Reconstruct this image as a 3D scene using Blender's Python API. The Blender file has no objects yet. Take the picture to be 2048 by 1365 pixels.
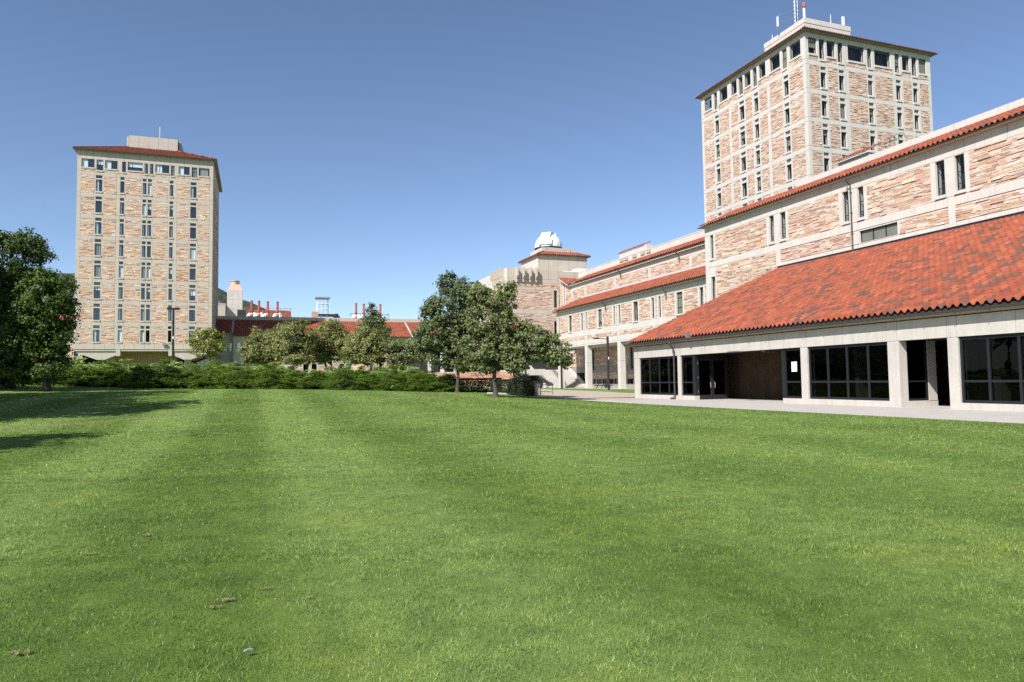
import bpy, math, random
import numpy as np
from mathutils import Vector, Matrix

SC = bpy.context.scene
COL = SC.collection
rnd = random.Random(7)
R = math.radians

# ------------------------------------------------------------------ camera
cam_d = bpy.data.cameras.new('camera')
cam = bpy.data.objects.new('camera', cam_d)
COL.objects.link(cam)
yaw, pit, rol = 0.3501284, 0.05592692, -0.01407813
cy, sy, cp, sp = math.cos(yaw), math.sin(yaw), math.cos(pit), math.sin(pit)
fw = Vector((sy*cp, cy*cp, sp)); rt = Vector((cy, -sy, 0)); up = rt.cross(fw)
c_, s_ = math.cos(rol), math.sin(rol)
rr = c_*rt + s_*up; uu = -s_*rt + c_*up
m = Matrix((rr, uu, -fw)).transposed().to_4x4()
m.translation = (0, 0, 1.55)
cam.matrix_world = m
cam_d.sensor_width = 36; cam_d.lens = 24.763
cam_d.clip_start = 0.1; cam_d.clip_end = 12000
SC.camera = cam
CAM = np.array([0, 0, 1.55])

# ------------------------------------------------------------------ sky and sun
SUN_EL = R(42); SUN_AZ = R(36)           # azimuth of travel, from +X towards +Y
w = bpy.data.worlds.new('World'); SC.world = w; w.use_nodes = True
nt = w.node_tree; bg = nt.nodes['Background']
sky = nt.nodes.new('ShaderNodeTexSky'); sky.sky_type = 'NISHITA'; sky.sun_disc = False
sky.sun_elevation = SUN_EL
to_sun = Vector((-math.cos(SUN_AZ)*math.cos(SUN_EL), -math.sin(SUN_AZ)*math.cos(SUN_EL), math.sin(SUN_EL)))
sky.sun_rotation = math.atan2(to_sun.x, to_sun.y) % (2*math.pi)
sky.altitude = 1650; sky.air_density = 0.85; sky.dust_density = 1.3; sky.ozone_density = 1.6
nt.links.new(sky.outputs[0], bg.inputs[0]); bg.inputs[1].default_value = 0.115
sd = bpy.data.lights.new('sun', 'SUN'); sd.energy = 5.0; sd.angle = R(0.53); sd.color = (1.0, 0.96, 0.90)
so = bpy.data.objects.new('sun', sd); COL.objects.link(so)
so.rotation_euler = (-to_sun).to_track_quat('-Z', 'Y').to_euler(); so.location = (-60, -40, 60)
vs = SC.view_settings
vs.view_transform = 'Standard'; vs.look = 'None'; vs.exposure = 0.55; vs.gamma = 1; vs.use_curve_mapping = False
SC.cycles.max_bounces = 6; SC.cycles.transparent_max_bounces = 12
SC.cycles.use_denoising = False

# ------------------------------------------------------------------ materials
def mat(name):
    m = bpy.data.materials.new(name); m.use_nodes = True
    n = m.node_tree.nodes; p = n['Principled BSDF']
    return m, n, m.node_tree.links, p

def nd(n, t, **k):
    x = n.new(t)
    for a, b in k.items(): setattr(x, a, b)
    return x

def noise(n, l, scale, detail=4, rough=.6, vec=None, stretch=None):
    g = nd(n, 'ShaderNodeNewGeometry')
    src = g.outputs['Position'] if vec is None else vec
    if stretch:
        mp = nd(n, 'ShaderNodeMapping'); mp.inputs['Scale'].default_value = stretch
        l.new(src, mp.inputs['Vector']); src = mp.outputs[0]
    t = nd(n, 'ShaderNodeTexNoise'); t.inputs['Scale'].default_value = scale
    t.inputs['Detail'].default_value = detail; t.inputs['Roughness'].default_value = rough
    l.new(src, t.inputs['Vector']); return t.outputs['Fac']

def ramp(n, l, fac, stops):
    r = nd(n, 'ShaderNodeValToRGB'); cr = r.color_ramp
    while len(cr.elements) < len(stops): cr.elements.new(0.5)
    for e, (p, c) in zip(cr.elements, stops): e.position = p; e.color = (*c, 1) if len(c) == 3 else c
    l.new(fac, r.inputs[0]); return r.outputs[0]

def mixc(n, l, a, b, fac, mode='MIX'):
    m = nd(n, 'ShaderNodeMix'); m.data_type = 'RGBA'; m.blend_type = mode
    for s, i in ((fac, 0), (a, 6), (b, 7)):
        if hasattr(s, 'node'): l.new(s, m.inputs[i])
        elif i == 0: m.inputs[0].default_value = s
        else: m.inputs[i].default_value = (*s, 1)
    return m.outputs[2]

def math_n(n, l, op, a, b=0.0, c=0.0):
    m = nd(n, 'ShaderNodeMath'); m.operation = op
    for i, s in enumerate((a, b, c)):
        if hasattr(s, 'node'): l.new(s, m.inputs[i])
        else: m.inputs[i].default_value = s
    return m.outputs[0]

def bump(n, l, p, h, strength=.4, dist=.01):
    b = nd(n, 'ShaderNodeBump'); b.inputs['Strength'].default_value = strength; b.inputs['Distance'].default_value = dist
    l.new(h, b.inputs['Height']); l.new(b.outputs[0], p.inputs['Normal'])

def concrete(name, c, var=.12, stain=.5):
    m, n, l, p = mat(name)
    a = noise(n, l, .9, 5); s = noise(n, l, 1.0, 4, .6, stretch=(3.0, 3.0, .25)); f = noise(n, l, 18, 3)
    lo = tuple(x*(1-var*1.4) for x in c); hi = tuple(min(1, x*(1+var)) for x in c)
    base = ramp(n, l, a, [(.3, lo), (.7, hi)])
    st = ramp(n, l, s, [(.30, (.72, .70, .66)), (.52, (1, 1, 1))])
    col = mixc(n, l, base, st, stain, 'MULTIPLY')
    fin = ramp(n, l, f, [(.3, (.93, .93, .93)), (.7, (1.05, 1.05, 1.05))])
    col = mixc(n, l, col, fin, 1.0, 'MULTIPLY')
    l.new(col, p.inputs['Base Color']); p.inputs['Roughness'].default_value = .88
    p.inputs['Specular IOR Level'].default_value = .25
    bump(n, l, p, f, .25, .01)
    return m

def attr_mat(name, rough=.8, nscale=9, amp=.18, spec=.3, bstr=.4):
    m, n, l, p = mat(name)
    a = nd(n, 'ShaderNodeAttribute'); a.attribute_name = 'Col'
    f = noise(n, l, nscale, 5, .7)
    fin = ramp(n, l, f, [(.25, (1-amp*1.5,)*3), (.75, (1+amp,)*3)])
    col = mixc(n, l, a.outputs['Color'], fin, 1.0, 'MULTIPLY')
    l.new(col, p.inputs['Base Color']); p.inputs['Roughness'].default_value = rough
    p.inputs['Specular IOR Level'].default_value = spec
    bump(n, l, p, f, bstr, .02)
    return m

def plain(name, c, rough=.5, metal=0.0, spec=.5, amp=.1, nscale=3):
    m, n, l, p = mat(name)
    f = noise(n, l, nscale, 4)
    col = ramp(n, l, f, [(.3, tuple(x*(1-amp) for x in c)), (.7, tuple(min(1, x*(1+amp)) for x in c))])
    l.new(col, p.inputs['Base Color'])
    p.inputs['Roughness'].default_value = rough; p.inputs['Metallic'].default_value = metal
    p.inputs['Specular IOR Level'].default_value = spec
    return m

def glass(name, tint=(.42, .45, .46), refl=1.0, ior=1.65):
    m, n, l, p = mat(name)
    n.remove(p); out = n['Material Output']
    lw = nd(n, 'ShaderNodeLayerWeight'); lw.inputs['Blend'].default_value = .5
    f0 = ((ior-1)/(ior+1))**2
    fac = math_n(n, l, 'MULTIPLY_ADD', math_n(n, l, 'POWER', lw.outputs['Facing'], 5.0), .9, f0)
    tr = nd(n, 'ShaderNodeBsdfTransparent'); tr.inputs[0].default_value = (*tint, 1)
    gl = nd(n, 'ShaderNodeBsdfGlossy'); gl.inputs['Roughness'].default_value = .015
    f = noise(n, l, .8, 2)
    b = nd(n, 'ShaderNodeBump'); b.inputs['Strength'].default_value = .08; b.inputs['Distance'].default_value = .05
    l.new(f, b.inputs['Height']); l.new(b.outputs[0], gl.inputs['Normal'])
    gl.inputs[0].default_value = (refl, refl, refl, 1)
    mx = nd(n, 'ShaderNodeMixShader'); l.new(fac, mx.inputs[0]); l.new(tr.outputs[0], mx.inputs[1]); l.new(gl.outputs[0], mx.inputs[2])
    l.new(mx.outputs[0], out.inputs[0]); return m

def leafmat(name, transl=.35, rough=.55):
    m, n, l, p = mat(name)
    out = n['Material Output']
    a = nd(n, 'ShaderNodeAttribute'); a.attribute_name = 'Col'
    l.new(a.outputs['Color'], p.inputs['Base Color']); p.inputs['Roughness'].default_value = rough
    p.inputs['Specular IOR Level'].default_value = .35
    t = nd(n, 'ShaderNodeBsdfTranslucent')
    tc = mixc(n, l, a.outputs['Color'], (1.25, 1.35, .6), 1.0, 'MULTIPLY'); l.new(tc, t.inputs[0])
    mx = nd(n, 'ShaderNodeMixShader'); mx.inputs[0].default_value = transl
    l.new(p.outputs[0], mx.inputs[1]); l.new(t.outputs[0], mx.inputs[2]); l.new(mx.outputs[0], out.inputs[0])
    return m

def lawn_color(n, l, blade=False):
    """Mown turf: soft stripes along Y, broad mottling, thin worn lines."""
    g = nd(n, 'ShaderNodeNewGeometry'); sx = nd(n, 'ShaderNodeSeparateXYZ'); l.new(g.outputs['Position'], sx.inputs[0])
    wob = noise(n, l, .12, 3); wob2 = noise(n, l, .9, 3)
    xx = math_n(n, l, 'ADD', sx.outputs[0], math_n(n, l, 'MULTIPLY_ADD', wob, .7, -.35))
    xx = math_n(n, l, 'ADD', xx, math_n(n, l, 'MULTIPLY_ADD', wob2, .5, -.25))
    sn = math_n(n, l, 'SINE', math_n(n, l, 'MULTIPLY_ADD', xx, 2*math.pi/4.4, -.43))
    sn = math_n(n, l, 'MULTIPLY', sn, math_n(n, l, 'MAXIMUM', math_n(n, l, 'MINIMUM', math_n(n, l, 'MULTIPLY_ADD', sx.outputs[0], -.24, 1.25), 1.0), .22))
    st = math_n(n, l, 'MULTIPLY_ADD', math_n(n, l, 'MULTIPLY', sn, 2.2), math_n(n, l, 'MULTIPLY', noise(n, l, .07, 2), 1.0), .5)
    st = math_n(n, l, 'MINIMUM', math_n(n, l, 'MAXIMUM', st, 0.0), 1.0)
    dark, light = (.140, .225, .048), (.212, .312, .088)
    c = mixc(n, l, dark, light, st)
    big = noise(n, l, .35, 5, .65)
    c = mixc(n, l, c, ramp(n, l, big, [(.3, (.76, .84, .76)), (.5, (1, 1, 1)), (.72, (1.28, 1.14, .98))]), 1.0, 'MULTIPLY')
    mid = noise(n, l, 3.2, 4, .7)
    c = mixc(n, l, c, ramp(n, l, mid, [(.3, (.72, .77, .74)), (.7, (1.24, 1.18, 1.10))]), 1.0, 'MULTIPLY')
    # worn tan line crossing the lawn from the left towards the trees: Y = 30 + .55*X bent
    xq = math_n(n, l, 'MULTIPLY', math_n(n, l, 'MULTIPLY', sx.outputs[0], sx.outputs[0]), .012)
    yl = math_n(n, l, 'ADD', math_n(n, l, 'MULTIPLY_ADD', sx.outputs[0], 1.05, 35.5), math_n(n, l, 'MULTIPLY', xq, -1.0))
    dd = math_n(n, l, 'ABSOLUTE', math_n(n, l, 'SUBTRACT', sx.outputs[1], yl))
    dd = math_n(n, l, 'ADD', dd, math_n(n, l, 'MULTIPLY_ADD', wob2, 1.2, -.6))
    k = ramp(n, l, dd, [(0.0, (.8,)*3), (.3, (.45,)*3), (.7, (0, 0, 0))])
    c = mixc(n, l, c, (.26, .245, .13), k)
    return c

# lawn ground
M = {}
m, n, l, p = mat('lawn_turf'); c = lawn_color(n, l)
fine = noise(n, l, 60, 4, .7); c = mixc(n, l, c, ramp(n, l, fine, [(.3, (.55, .58, .5)), (.6, (.88, .88, .88)), (.8, (1.15, 1.1, 1.0))]), 1.0, 'MULTIPLY')
l.new(c, p.inputs['Base Color']); p.inputs['Roughness'].default_value = .9; p.inputs['Specular IOR Level'].default_value = .1
bump(n, l, p, fine, .7, .03); M['turf'] = m
m, n, l, p = mat('grass_blade'); c = lawn_color(n, l)
a = nd(n, 'ShaderNodeAttribute'); a.attribute_name = 'Col'
c = mixc(n, l, c, a.outputs['Color'], 1.0, 'MULTIPLY'); l.new(c, p.inputs['Base Color'])
p.inputs['Roughness'].default_value = .45; p.inputs['Specular IOR Level'].default_value = .45
t = nd(n, 'ShaderNodeBsdfTranslucent'); l.new(mixc(n, l, c, (1.2, 1.3, .7), 1.0, 'MULTIPLY'), t.inputs[0])
mx = nd(n, 'ShaderNodeMixShader'); mx.inputs[0].default_value = .35
l.new(p.outputs[0], mx.inputs[1]); l.new(t.outputs[0], mx.inputs[2]); l.new(mx.outputs[0], n['Material Output'].inputs[0]); M['blade'] = m

M['conc'] = concrete('concrete_pale', (.485, .452, .412), .06, .4)
M['conc_eh'] = M['conc']
M['conc'] = concrete('concrete_white', (.555, .522, .480), .05, .3)
M['conc_tan'] = concrete('concrete_tan', (.475, .425, .360), .05, .3)
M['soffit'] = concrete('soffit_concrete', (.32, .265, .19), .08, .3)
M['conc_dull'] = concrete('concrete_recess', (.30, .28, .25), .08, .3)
M['pave'] = concrete('paving_concrete', (.44, .408, .37), .06, .12)
M['stone'] = attr_mat('sandstone', .85, 7, .2, .25, .6)
M['mortar'] = plain('mortar', (.40, .33, .26), .95, amp=.15, nscale=5)
M['tile'] = attr_mat('clay_tile', .85, 14, .14, .12, .2)
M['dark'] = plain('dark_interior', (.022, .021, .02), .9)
M['frame'] = plain('dark_window_frame', (.014, .016, .019), .5, .0, .3)
M['bronze'] = plain('bronze_flashing', (.085, .07, .068), .5, .4)
M['gutter'] = plain('dark_gutter', (.085, .082, .078), .4, .5)
M['steel'] = plain('grey_metal', (.36, .37, .38), .4, .7)
M['white'] = plain('white_paint', (.80, .81, .82), .4, amp=.04)
M['silver'] = plain('silver_metal', (.62, .66, .70), .3, .6, amp=.05)
M['black'] = plain('black_metal', (.018, .018, .02), .45)
M['glass'] = glass('window_glass', (.95, .97, .98), 1.0)
M['glass_sun'] = glass('clear_window_glass', (.90, .92, .91), .6, 1.5)
M['glass_dark'] = glass('tinted_glass', (.38, .39, .39), .20)
M['blind'] = plain('blind_fabric', (.74, .76, .74), .8, amp=.05)
M['blind_grey'] = plain('blind_grey', (.27, .265, .205), .8, amp=.1, nscale=1)
M['blue'] = plain('blue_cloth', (.03, .09, .35), .8)
M['maroon'] = plain('maroon_cloth', (.09, .012, .02), .8)
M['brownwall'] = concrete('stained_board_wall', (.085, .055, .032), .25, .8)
M['tanpanel'] = concrete('tan_ribbed_panel', (.40, .27, .17), .08, .2)
M['rust'] = plain('rust_red_paint', (.42, .10, .055), .55, amp=.12)
M['copper'] = plain('pale_copper', (.60, .42, .32), .45, .3, amp=.12)
M['bark'] = concrete('bark', (.072, .060, .050), .3, .8)
M['leaf'] = leafmat('leaf'); M['needle'] = leafmat('needle', .2, .7)
M['core'] = plain('foliage_shade_core', (.012, .020, .007), .95)  # near black, stands in for shade inside the junipers
M['boulder'] = plain('pink_boulder', (.50, .29, .22), .9, amp=.25, nscale=4)
M['soil'] = plain('soil', (.21, .175, .10), .95, amp=.3, nscale=20)
M['foil'] = plain('foil', (.60, .66, .78), .25, .7)
M['paper'] = plain('paper', (.85, .85, .84), .8, amp=.02)
M['redstep'] = attr_mat('red_step', .85, 6, .2)
m, n, l, p = mat('rocky_mountain')
f1 = noise(n, l, .006, 6, .65); f2 = noise(n, l, .045, 5, .75)
ff = math_n(n, l, 'MULTIPLY_ADD', f2, .55, math_n(n, l, 'MULTIPLY', f1, .45))
c = ramp(n, l, ff, [(.44, (.035, .055, .035)), (.50, (.05, .068, .042)), (.555, (.19, .15, .12)), (.63, (.30, .235, .19))])
l.new(c, p.inputs['Base Color']); p.inputs['Roughness'].default_value = .95; bump(n, l, p, f2, 1.0, 20); M['mount'] = m
m, n, l, p = mat('dry_ground'); f = noise(n, l, .02, 6)
l.new(ramp(n, l, f, [(.3, (.06, .09, .03)), (.7, (.13, .12, .06))]), p.inputs['Base Color']); p.inputs['Roughness'].default_value = .95; M['ground'] = m

# ------------------------------------------------------------------ mesh helpers
def make_mesh(name, V, Q, mat_, C=None, smooth=False):
    """V (n,3); Q (m,k) polygons of equal size; C (m,3) colour per polygon."""
    V = np.asarray(V, np.float32); Q = np.asarray(Q, np.int32)
    me = bpy.data.meshes.new(name)
    k = Q.shape[1]
    me.vertices.add(len(V)); me.vertices.foreach_set('co', V.ravel())
    me.loops.add(Q.size); me.loops.foreach_set('vertex_index', Q.ravel())
    me.polygons.add(len(Q)); me.polygons.foreach_set('loop_start', np.arange(0, Q.size, k, dtype=np.int32))
    try: me.polygons.foreach_set('loop_total', np.full(len(Q), k, np.int32))
    except Exception: pass
    me.update(calc_edges=True)
    me.polygons.foreach_set('use_smooth', np.full(len(Q), bool(smooth)))
    if C is not None:
        at = me.color_attributes.new('Col', 'FLOAT_COLOR', 'CORNER')
        cc = np.ones((Q.size, 4), np.float32); cc[:, :3] = np.repeat(np.asarray(C, np.float32), k, axis=0)
        at.data.foreach_set('color', cc.ravel())
    me.materials.append(mat_)
    return me

BOXQ = np.array([[0, 1, 2, 3], [4, 7, 6, 5], [0, 4, 5, 1], [1, 5, 6, 2], [2, 6, 7, 3], [3, 7, 4, 0]])
class MB:
    def __init__(s): s.V = []; s.Q = []; s.C = []; s.n = 0
    def add(s, V, Q, c=None):
        V = np.asarray(V, float); Q = np.asarray(Q, int)
        s.V.append(V); s.Q.append(Q + s.n); s.n += len(V)
        s.C.append(np.tile(np.asarray(c if c is not None else (1, 1, 1), float), (len(Q), 1)) if np.ndim(c) < 2 else np.asarray(c))
    def box(s, x0, x1, y0, y1, z0, z1, c=None, jit=0):
        V = np.array([[x0, y0, z0], [x1, y0, z0], [x1, y0, z1], [x0, y0, z1], [x0, y1, z0], [x1, y1, z0], [x1, y1, z1], [x0, y1, z1]], float)
        if jit: V += (np.random.rand(8, 3)-.5)*jit
        s.add(V, BOXQ, c)
    def tube(s, pts, rad, sides=8, c=None, cap=True):
        P = [Vector(p) for p in pts]
        if not hasattr(rad, '__len__'): rad = [rad]*len(P)
        V = []; prev = None
        for i, p in enumerate(P):
            d = (P[min(i+1, len(P)-1)] - P[max(i-1, 0)]).normalized()
            a = d.orthogonal().normalized() if prev is None else (prev - d*prev.dot(d)).normalized()
            prev = a; b = d.cross(a)
            for k in range(sides):
                t = 2*math.pi*k/sides
                V.append(p + (a*math.cos(t) + b*math.sin(t))*rad[i])
        Q = []
        for i in range(len(P)-1):
            for k in range(sides):
                k2 = (k+1) % sides
                Q.append([i*sides+k, i*sides+k2, (i+1)*sides+k2, (i+1)*sides+k])
        if cap:
            for o, base in ((0, 0), (1, (len(P)-1)*sides)):
                for k in range(0, sides-2, 2):
                    Q.append([base, base+k+1, base+k+2, base+min(k+3, sides-1)])
        s.add([tuple(v) for v in V], Q, c)
    def prism(s, poly, ax, a0, a1, c=None):
        """extrude closed 2D polygon; ax = 'x' or 'y' extrusion axis; poly in the other two coords; side quads + fan caps."""
        k = len(poly); V = []
        for a in (a0, a1):
            for (p, q) in poly: V.append((a, p, q) if ax == 'x' else (p, a, q))
        Q = [[i, (i+1) % k, k+(i+1) % k, k+i] for i in range(k)]
        for b in (0, k):
            for i in range(1, k-1, 2): Q.append([b, b+i, b+i+1, b+min(i+2, k-1)])
        s.add(V, Q, c)
    def build(s, name, mat_, parent=None, loc=(0, 0, 0), rz=0, kind=None, label=None, smooth=False):
        V = np.concatenate(s.V); Q = np.concatenate(s.Q); C = np.concatenate(s.C)
        return link(name, make_mesh(name, V, Q, mat_, C, smooth), parent, loc, rz, kind, label)

def root_loc(o):
    v = Vector((0, 0, 0))
    while o is not None: v += o.location; o = o.parent
    return v

def link(name, me, parent=None, loc=(0, 0, 0), rz=0, kind=None, label=None):
    """loc is in world coordinates; parents are never rotated except facade windows (handled through rel)."""
    o = bpy.data.objects.new(name, me); COL.objects.link(o)
    if parent is not None:
        o.parent = parent
        if parent.rotation_euler.z != 0 or (parent.parent is not None and parent.parent.rotation_euler.z != 0):
            o.location = loc                      # already relative
        else: o.location = Vector(loc) - root_loc(parent)
    else: o.location = loc
    o.rotation_euler = (0, 0, rz)
    if kind: o['kind'] = kind
    if label: o['label'] = label
    return o

def thing(name, label, cat, loc, group=None):
    o = bpy.data.objects.new(name, None); COL.objects.link(o); o.location = loc
    o['label'] = label; o['category'] = cat
    o.empty_display_size = .2
    if group: o['group'] = group
    return o

def tag(o, label, cat, group=None):
    o['label'] = label; o['category'] = cat
    if group: o['group'] = group
    return o

_boxcache = {}
def unit_box(wd, dp, ht, mat_):
    key = (round(wd, 2), round(dp, 2), round(ht, 2), mat_.name)
    if key not in _boxcache:
        b = MB(); b.box(0, wd, 0, dp, 0, ht)
        _boxcache[key] = make_mesh('panel', np.concatenate(b.V), np.concatenate(b.Q), mat_)
    return _boxcache[key]

# ------------------------------------------------------------------ ground shape
TS = [(-200, 2.3), (-60, 2.2), (-47, 1.95), (-38, 1.46), (-31, 1.23), (-21, 1.09), (-15, .95), (-6, .65), (-1.2, .5), (2.5, .15), (5, .03), (7, 0), (400, 0)]
def sstep(a, b, x):
    t = np.clip((x-a)/(b-a), 0, 1); return t*t*(3-2*t)
def g(X, Y):
    X = np.asarray(X, float); Y = np.asarray(Y, float)
    s = .94*X-.343*Y; d = .343*X+.94*Y
    T = np.interp(s, [a for a, _ in TS], [b for _, b in TS])
    T = (T + np.interp(s-2, [a for a, _ in TS], [b for _, b in TS]) + np.interp(s+2, [a for a, _ in TS], [b for _, b in TS]))/3
    return T*sstep(8, 60, d) + .26*sstep(60, 85, d)
def gz(x, y): return float(g(x, y))

def grid_mesh(name, xs, ys, zoff, mat_, kind='structure'):
    X, Y = np.meshgrid(xs, ys); Z = g(X, Y) + zoff
    V = np.stack([X.ravel(), Y.ravel(), Z.ravel()], 1)
    nx, ny = len(xs), len(ys); i = np.arange(nx-1)[None, :] + nx*np.arange(ny-1)[:, None]
    Q = np.stack([i, i+1, i+nx+1, i+nx], -1).reshape(-1, 4)
    return link(name, make_mesh(name, V, Q, mat_, None, True), None, (0, 0, 0), 0, kind)

# far ground ring to the horizon
b = MB()
ring = [180, 400, 900, 2000, 4200, 6500]
V = []; Q = []
for r_ in ring:
    for k in range(48): V.append((r_*math.cos(k*math.pi/24), 60+r_*math.sin(k*math.pi/24), -.2 if r_ < 300 else -.6))
for i in range(len(ring)-1):
    for k in range(48): Q.append([i*48+k, i*48+(k+1) % 48, (i+1)*48+(k+1) % 48, (i+1)*48+k])
b.add(V, Q); b.build('ground', M['ground'], kind='structure')
grid_mesh('lawn', np.concatenate([np.arange(-150, -30, 6), np.arange(-30, 60, 1.5), np.arange(60, 230, 8)]),
          np.concatenate([np.arange(-60, 0, 5), np.arange(0, 110, 1.5), np.arange(110, 262, 8)]), 0, M['turf'])

# ------------------------------------------------------------------ grass blades
def blades():
    rs = np.random.RandomState(3)
    def zone(d0, d1, dens, h, wd):
        area = .95*(d1*d1-d0*d0)
        N = int(area*dens)
        d = np.sqrt(rs.rand(N)*(d1*d1-d0*d0)+d0*d0); s = (rs.rand(N)*2-1)*.95*d
        X = .94*s+.343*d; Y = -.343*s+.94*d
        k = X < 22.15; X = X[k]; Y = Y[k]; N = len(X)
        lump = .75+.5*np.sin(X*3.1+np.sin(Y*2.3)*2)*np.sin(Y*2.7+np.sin(X*1.9)*2)*.5
        a = rs.rand(N)*2*np.pi; hh = h*(.5+.8*rs.rand(N))*lump; ww = wd*(.6+.7*rs.rand(N))
        ln = rs.randn(N, 2)*.55*hh[:, None]
        Z = g(X, Y)-.004
        bx = np.cos(a)*ww; by = np.sin(a)*ww
        A = np.stack([X-bx, Y-by, Z], 1); B = np.stack([X+bx, Y+by, Z], 1); C = np.stack([X+ln[:, 0], Y+ln[:, 1], Z+hh], 1)
        V = np.stack([A, B, C], 1).reshape(-1, 3)
        v = .42+1.0*rs.rand(N); col = np.stack([v*(.9+.3*rs.rand(N)), v, v*(.8+.3*rs.rand(N))], 1)
        br = rs.rand(N) < .05; col[br] = np.stack([1.9+0*v[br], 1.6+0*v[br], 1.9+0*v[br]], 1)
        return V, col
    Vs, Cs = zip(zone(2.6, 6.5, 5600, .032, .0026), zone(6.2, 12, 2500, .034, .0040), zone(11.5, 22, 650, .038, .008), zone(20, 42, 130, .040, .018), zone(36, 72, 32, .045, .040))
    V = np.concatenate(Vs); C = np.concatenate(Cs)
    link('grass', make_mesh('grass', V, np.arange(len(V)).reshape(-1, 3), M['blade'], C), kind='stuff')
blades()

# ------------------------------------------------------------------ paving
def XL(y): return float(np.interp(y, [-20, 50.6, 52, 53.8, 55.6, 57, 60, 100], [22.2, 22.2, 21.2, 20.2, 20.2, 23.5, 24.5, 25.5]))
def XR(y): return 29.0 if y < 50 else 35.2
pv = thing('plaza', 'pale concrete slab plaza between the lawn and the tiled entrance hall', 'plaza', (25, 30, 0)); pv['kind'] = 'structure'
del pv['category']; del pv['label']
ys = list(np.arange(-9, 50, 3.0)) + [50.0, 52, 53.8, 55.6, 57, 60, 63, 66, 69, 72, 76, 80, 84, 88, 92]
for a0, a1 in zip(ys[:-1], ys[1:]):
    xr = XR(a0+.1); ncol = 2 if xr < 30 else 4
    for k in range(ncol):
        f0, f1 = k/ncol, (k+1)/ncol; gp = .012
        P = []
        for yv, first in ((a0+gp, 1), (a1-gp, 0)):
            xl = XL(yv)
            P.append([(xl+(xr-xl)*f0+gp, yv), (xl+(xr-xl)*f1-gp, yv)])
        q = [P[0][0], P[0][1], P[1][1], P[1][0]]
        V = [(x, y, gz(x, y)+.022) for x, y in q] + [(x, y, gz(x, y)-.05) for x, y in q]
        V = [V[0], V[1], V[2], V[3], V[4], V[5], V[6], V[7]]
        Q = [[0, 1, 2, 3], [4, 5, 1, 0], [5, 6, 2, 1], [6, 7, 3, 2], [7, 4, 0, 3]]
        bb = MB(); bb.add(V, Q); bb.build('paving_slab', M['pave'], pv)
b = MB()
for a0, a1 in zip(ys[:-1], ys[1:]):
    xs_ = [XL(a0)+.005, XR(a0+.1)-.005]; xe = [XL(a1)+.005, XR(a0+.1)-.005]
    b.add([(xs_[0], a0, gz(xs_[0], a0)+.012), (xs_[1], a0, gz(xs_[1], a0)+.012), (xe[1], a1, gz(xe[1], a1)+.012), (xe[0], a1, gz(xe[0], a1)+.012)], [[0, 1, 2, 3]])
b.build('joint_bed', M['mortar'], pv)
b = MB(); b.box(43.6, 52, 61, 99, .0, .285); b.build('walkway', M['pave'], kind='structure')

# ------------------------------------------------------------------ facade system
STONE_PAL = [((.56, .445, .355), 8), ((.53, .39, .30), 8), ((.485, .32, .25), 7), ((.585, .495, .41), 7), ((.39, .235, .175), 3), ((.52, .35, .19), 2), ((.355, .265, .22), 2), ((.545, .40, .34), 7)]
_pc = [c for c, k in STONE_PAL for _ in range(k)]
def stone_color(r_, tint=(1, 1, 1)):
    c = r_.choice(_pc); v = r_.uniform(.98, 1.20)
    return tuple(min(.9, a*v*t) for a, t in zip(c, tint))

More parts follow.
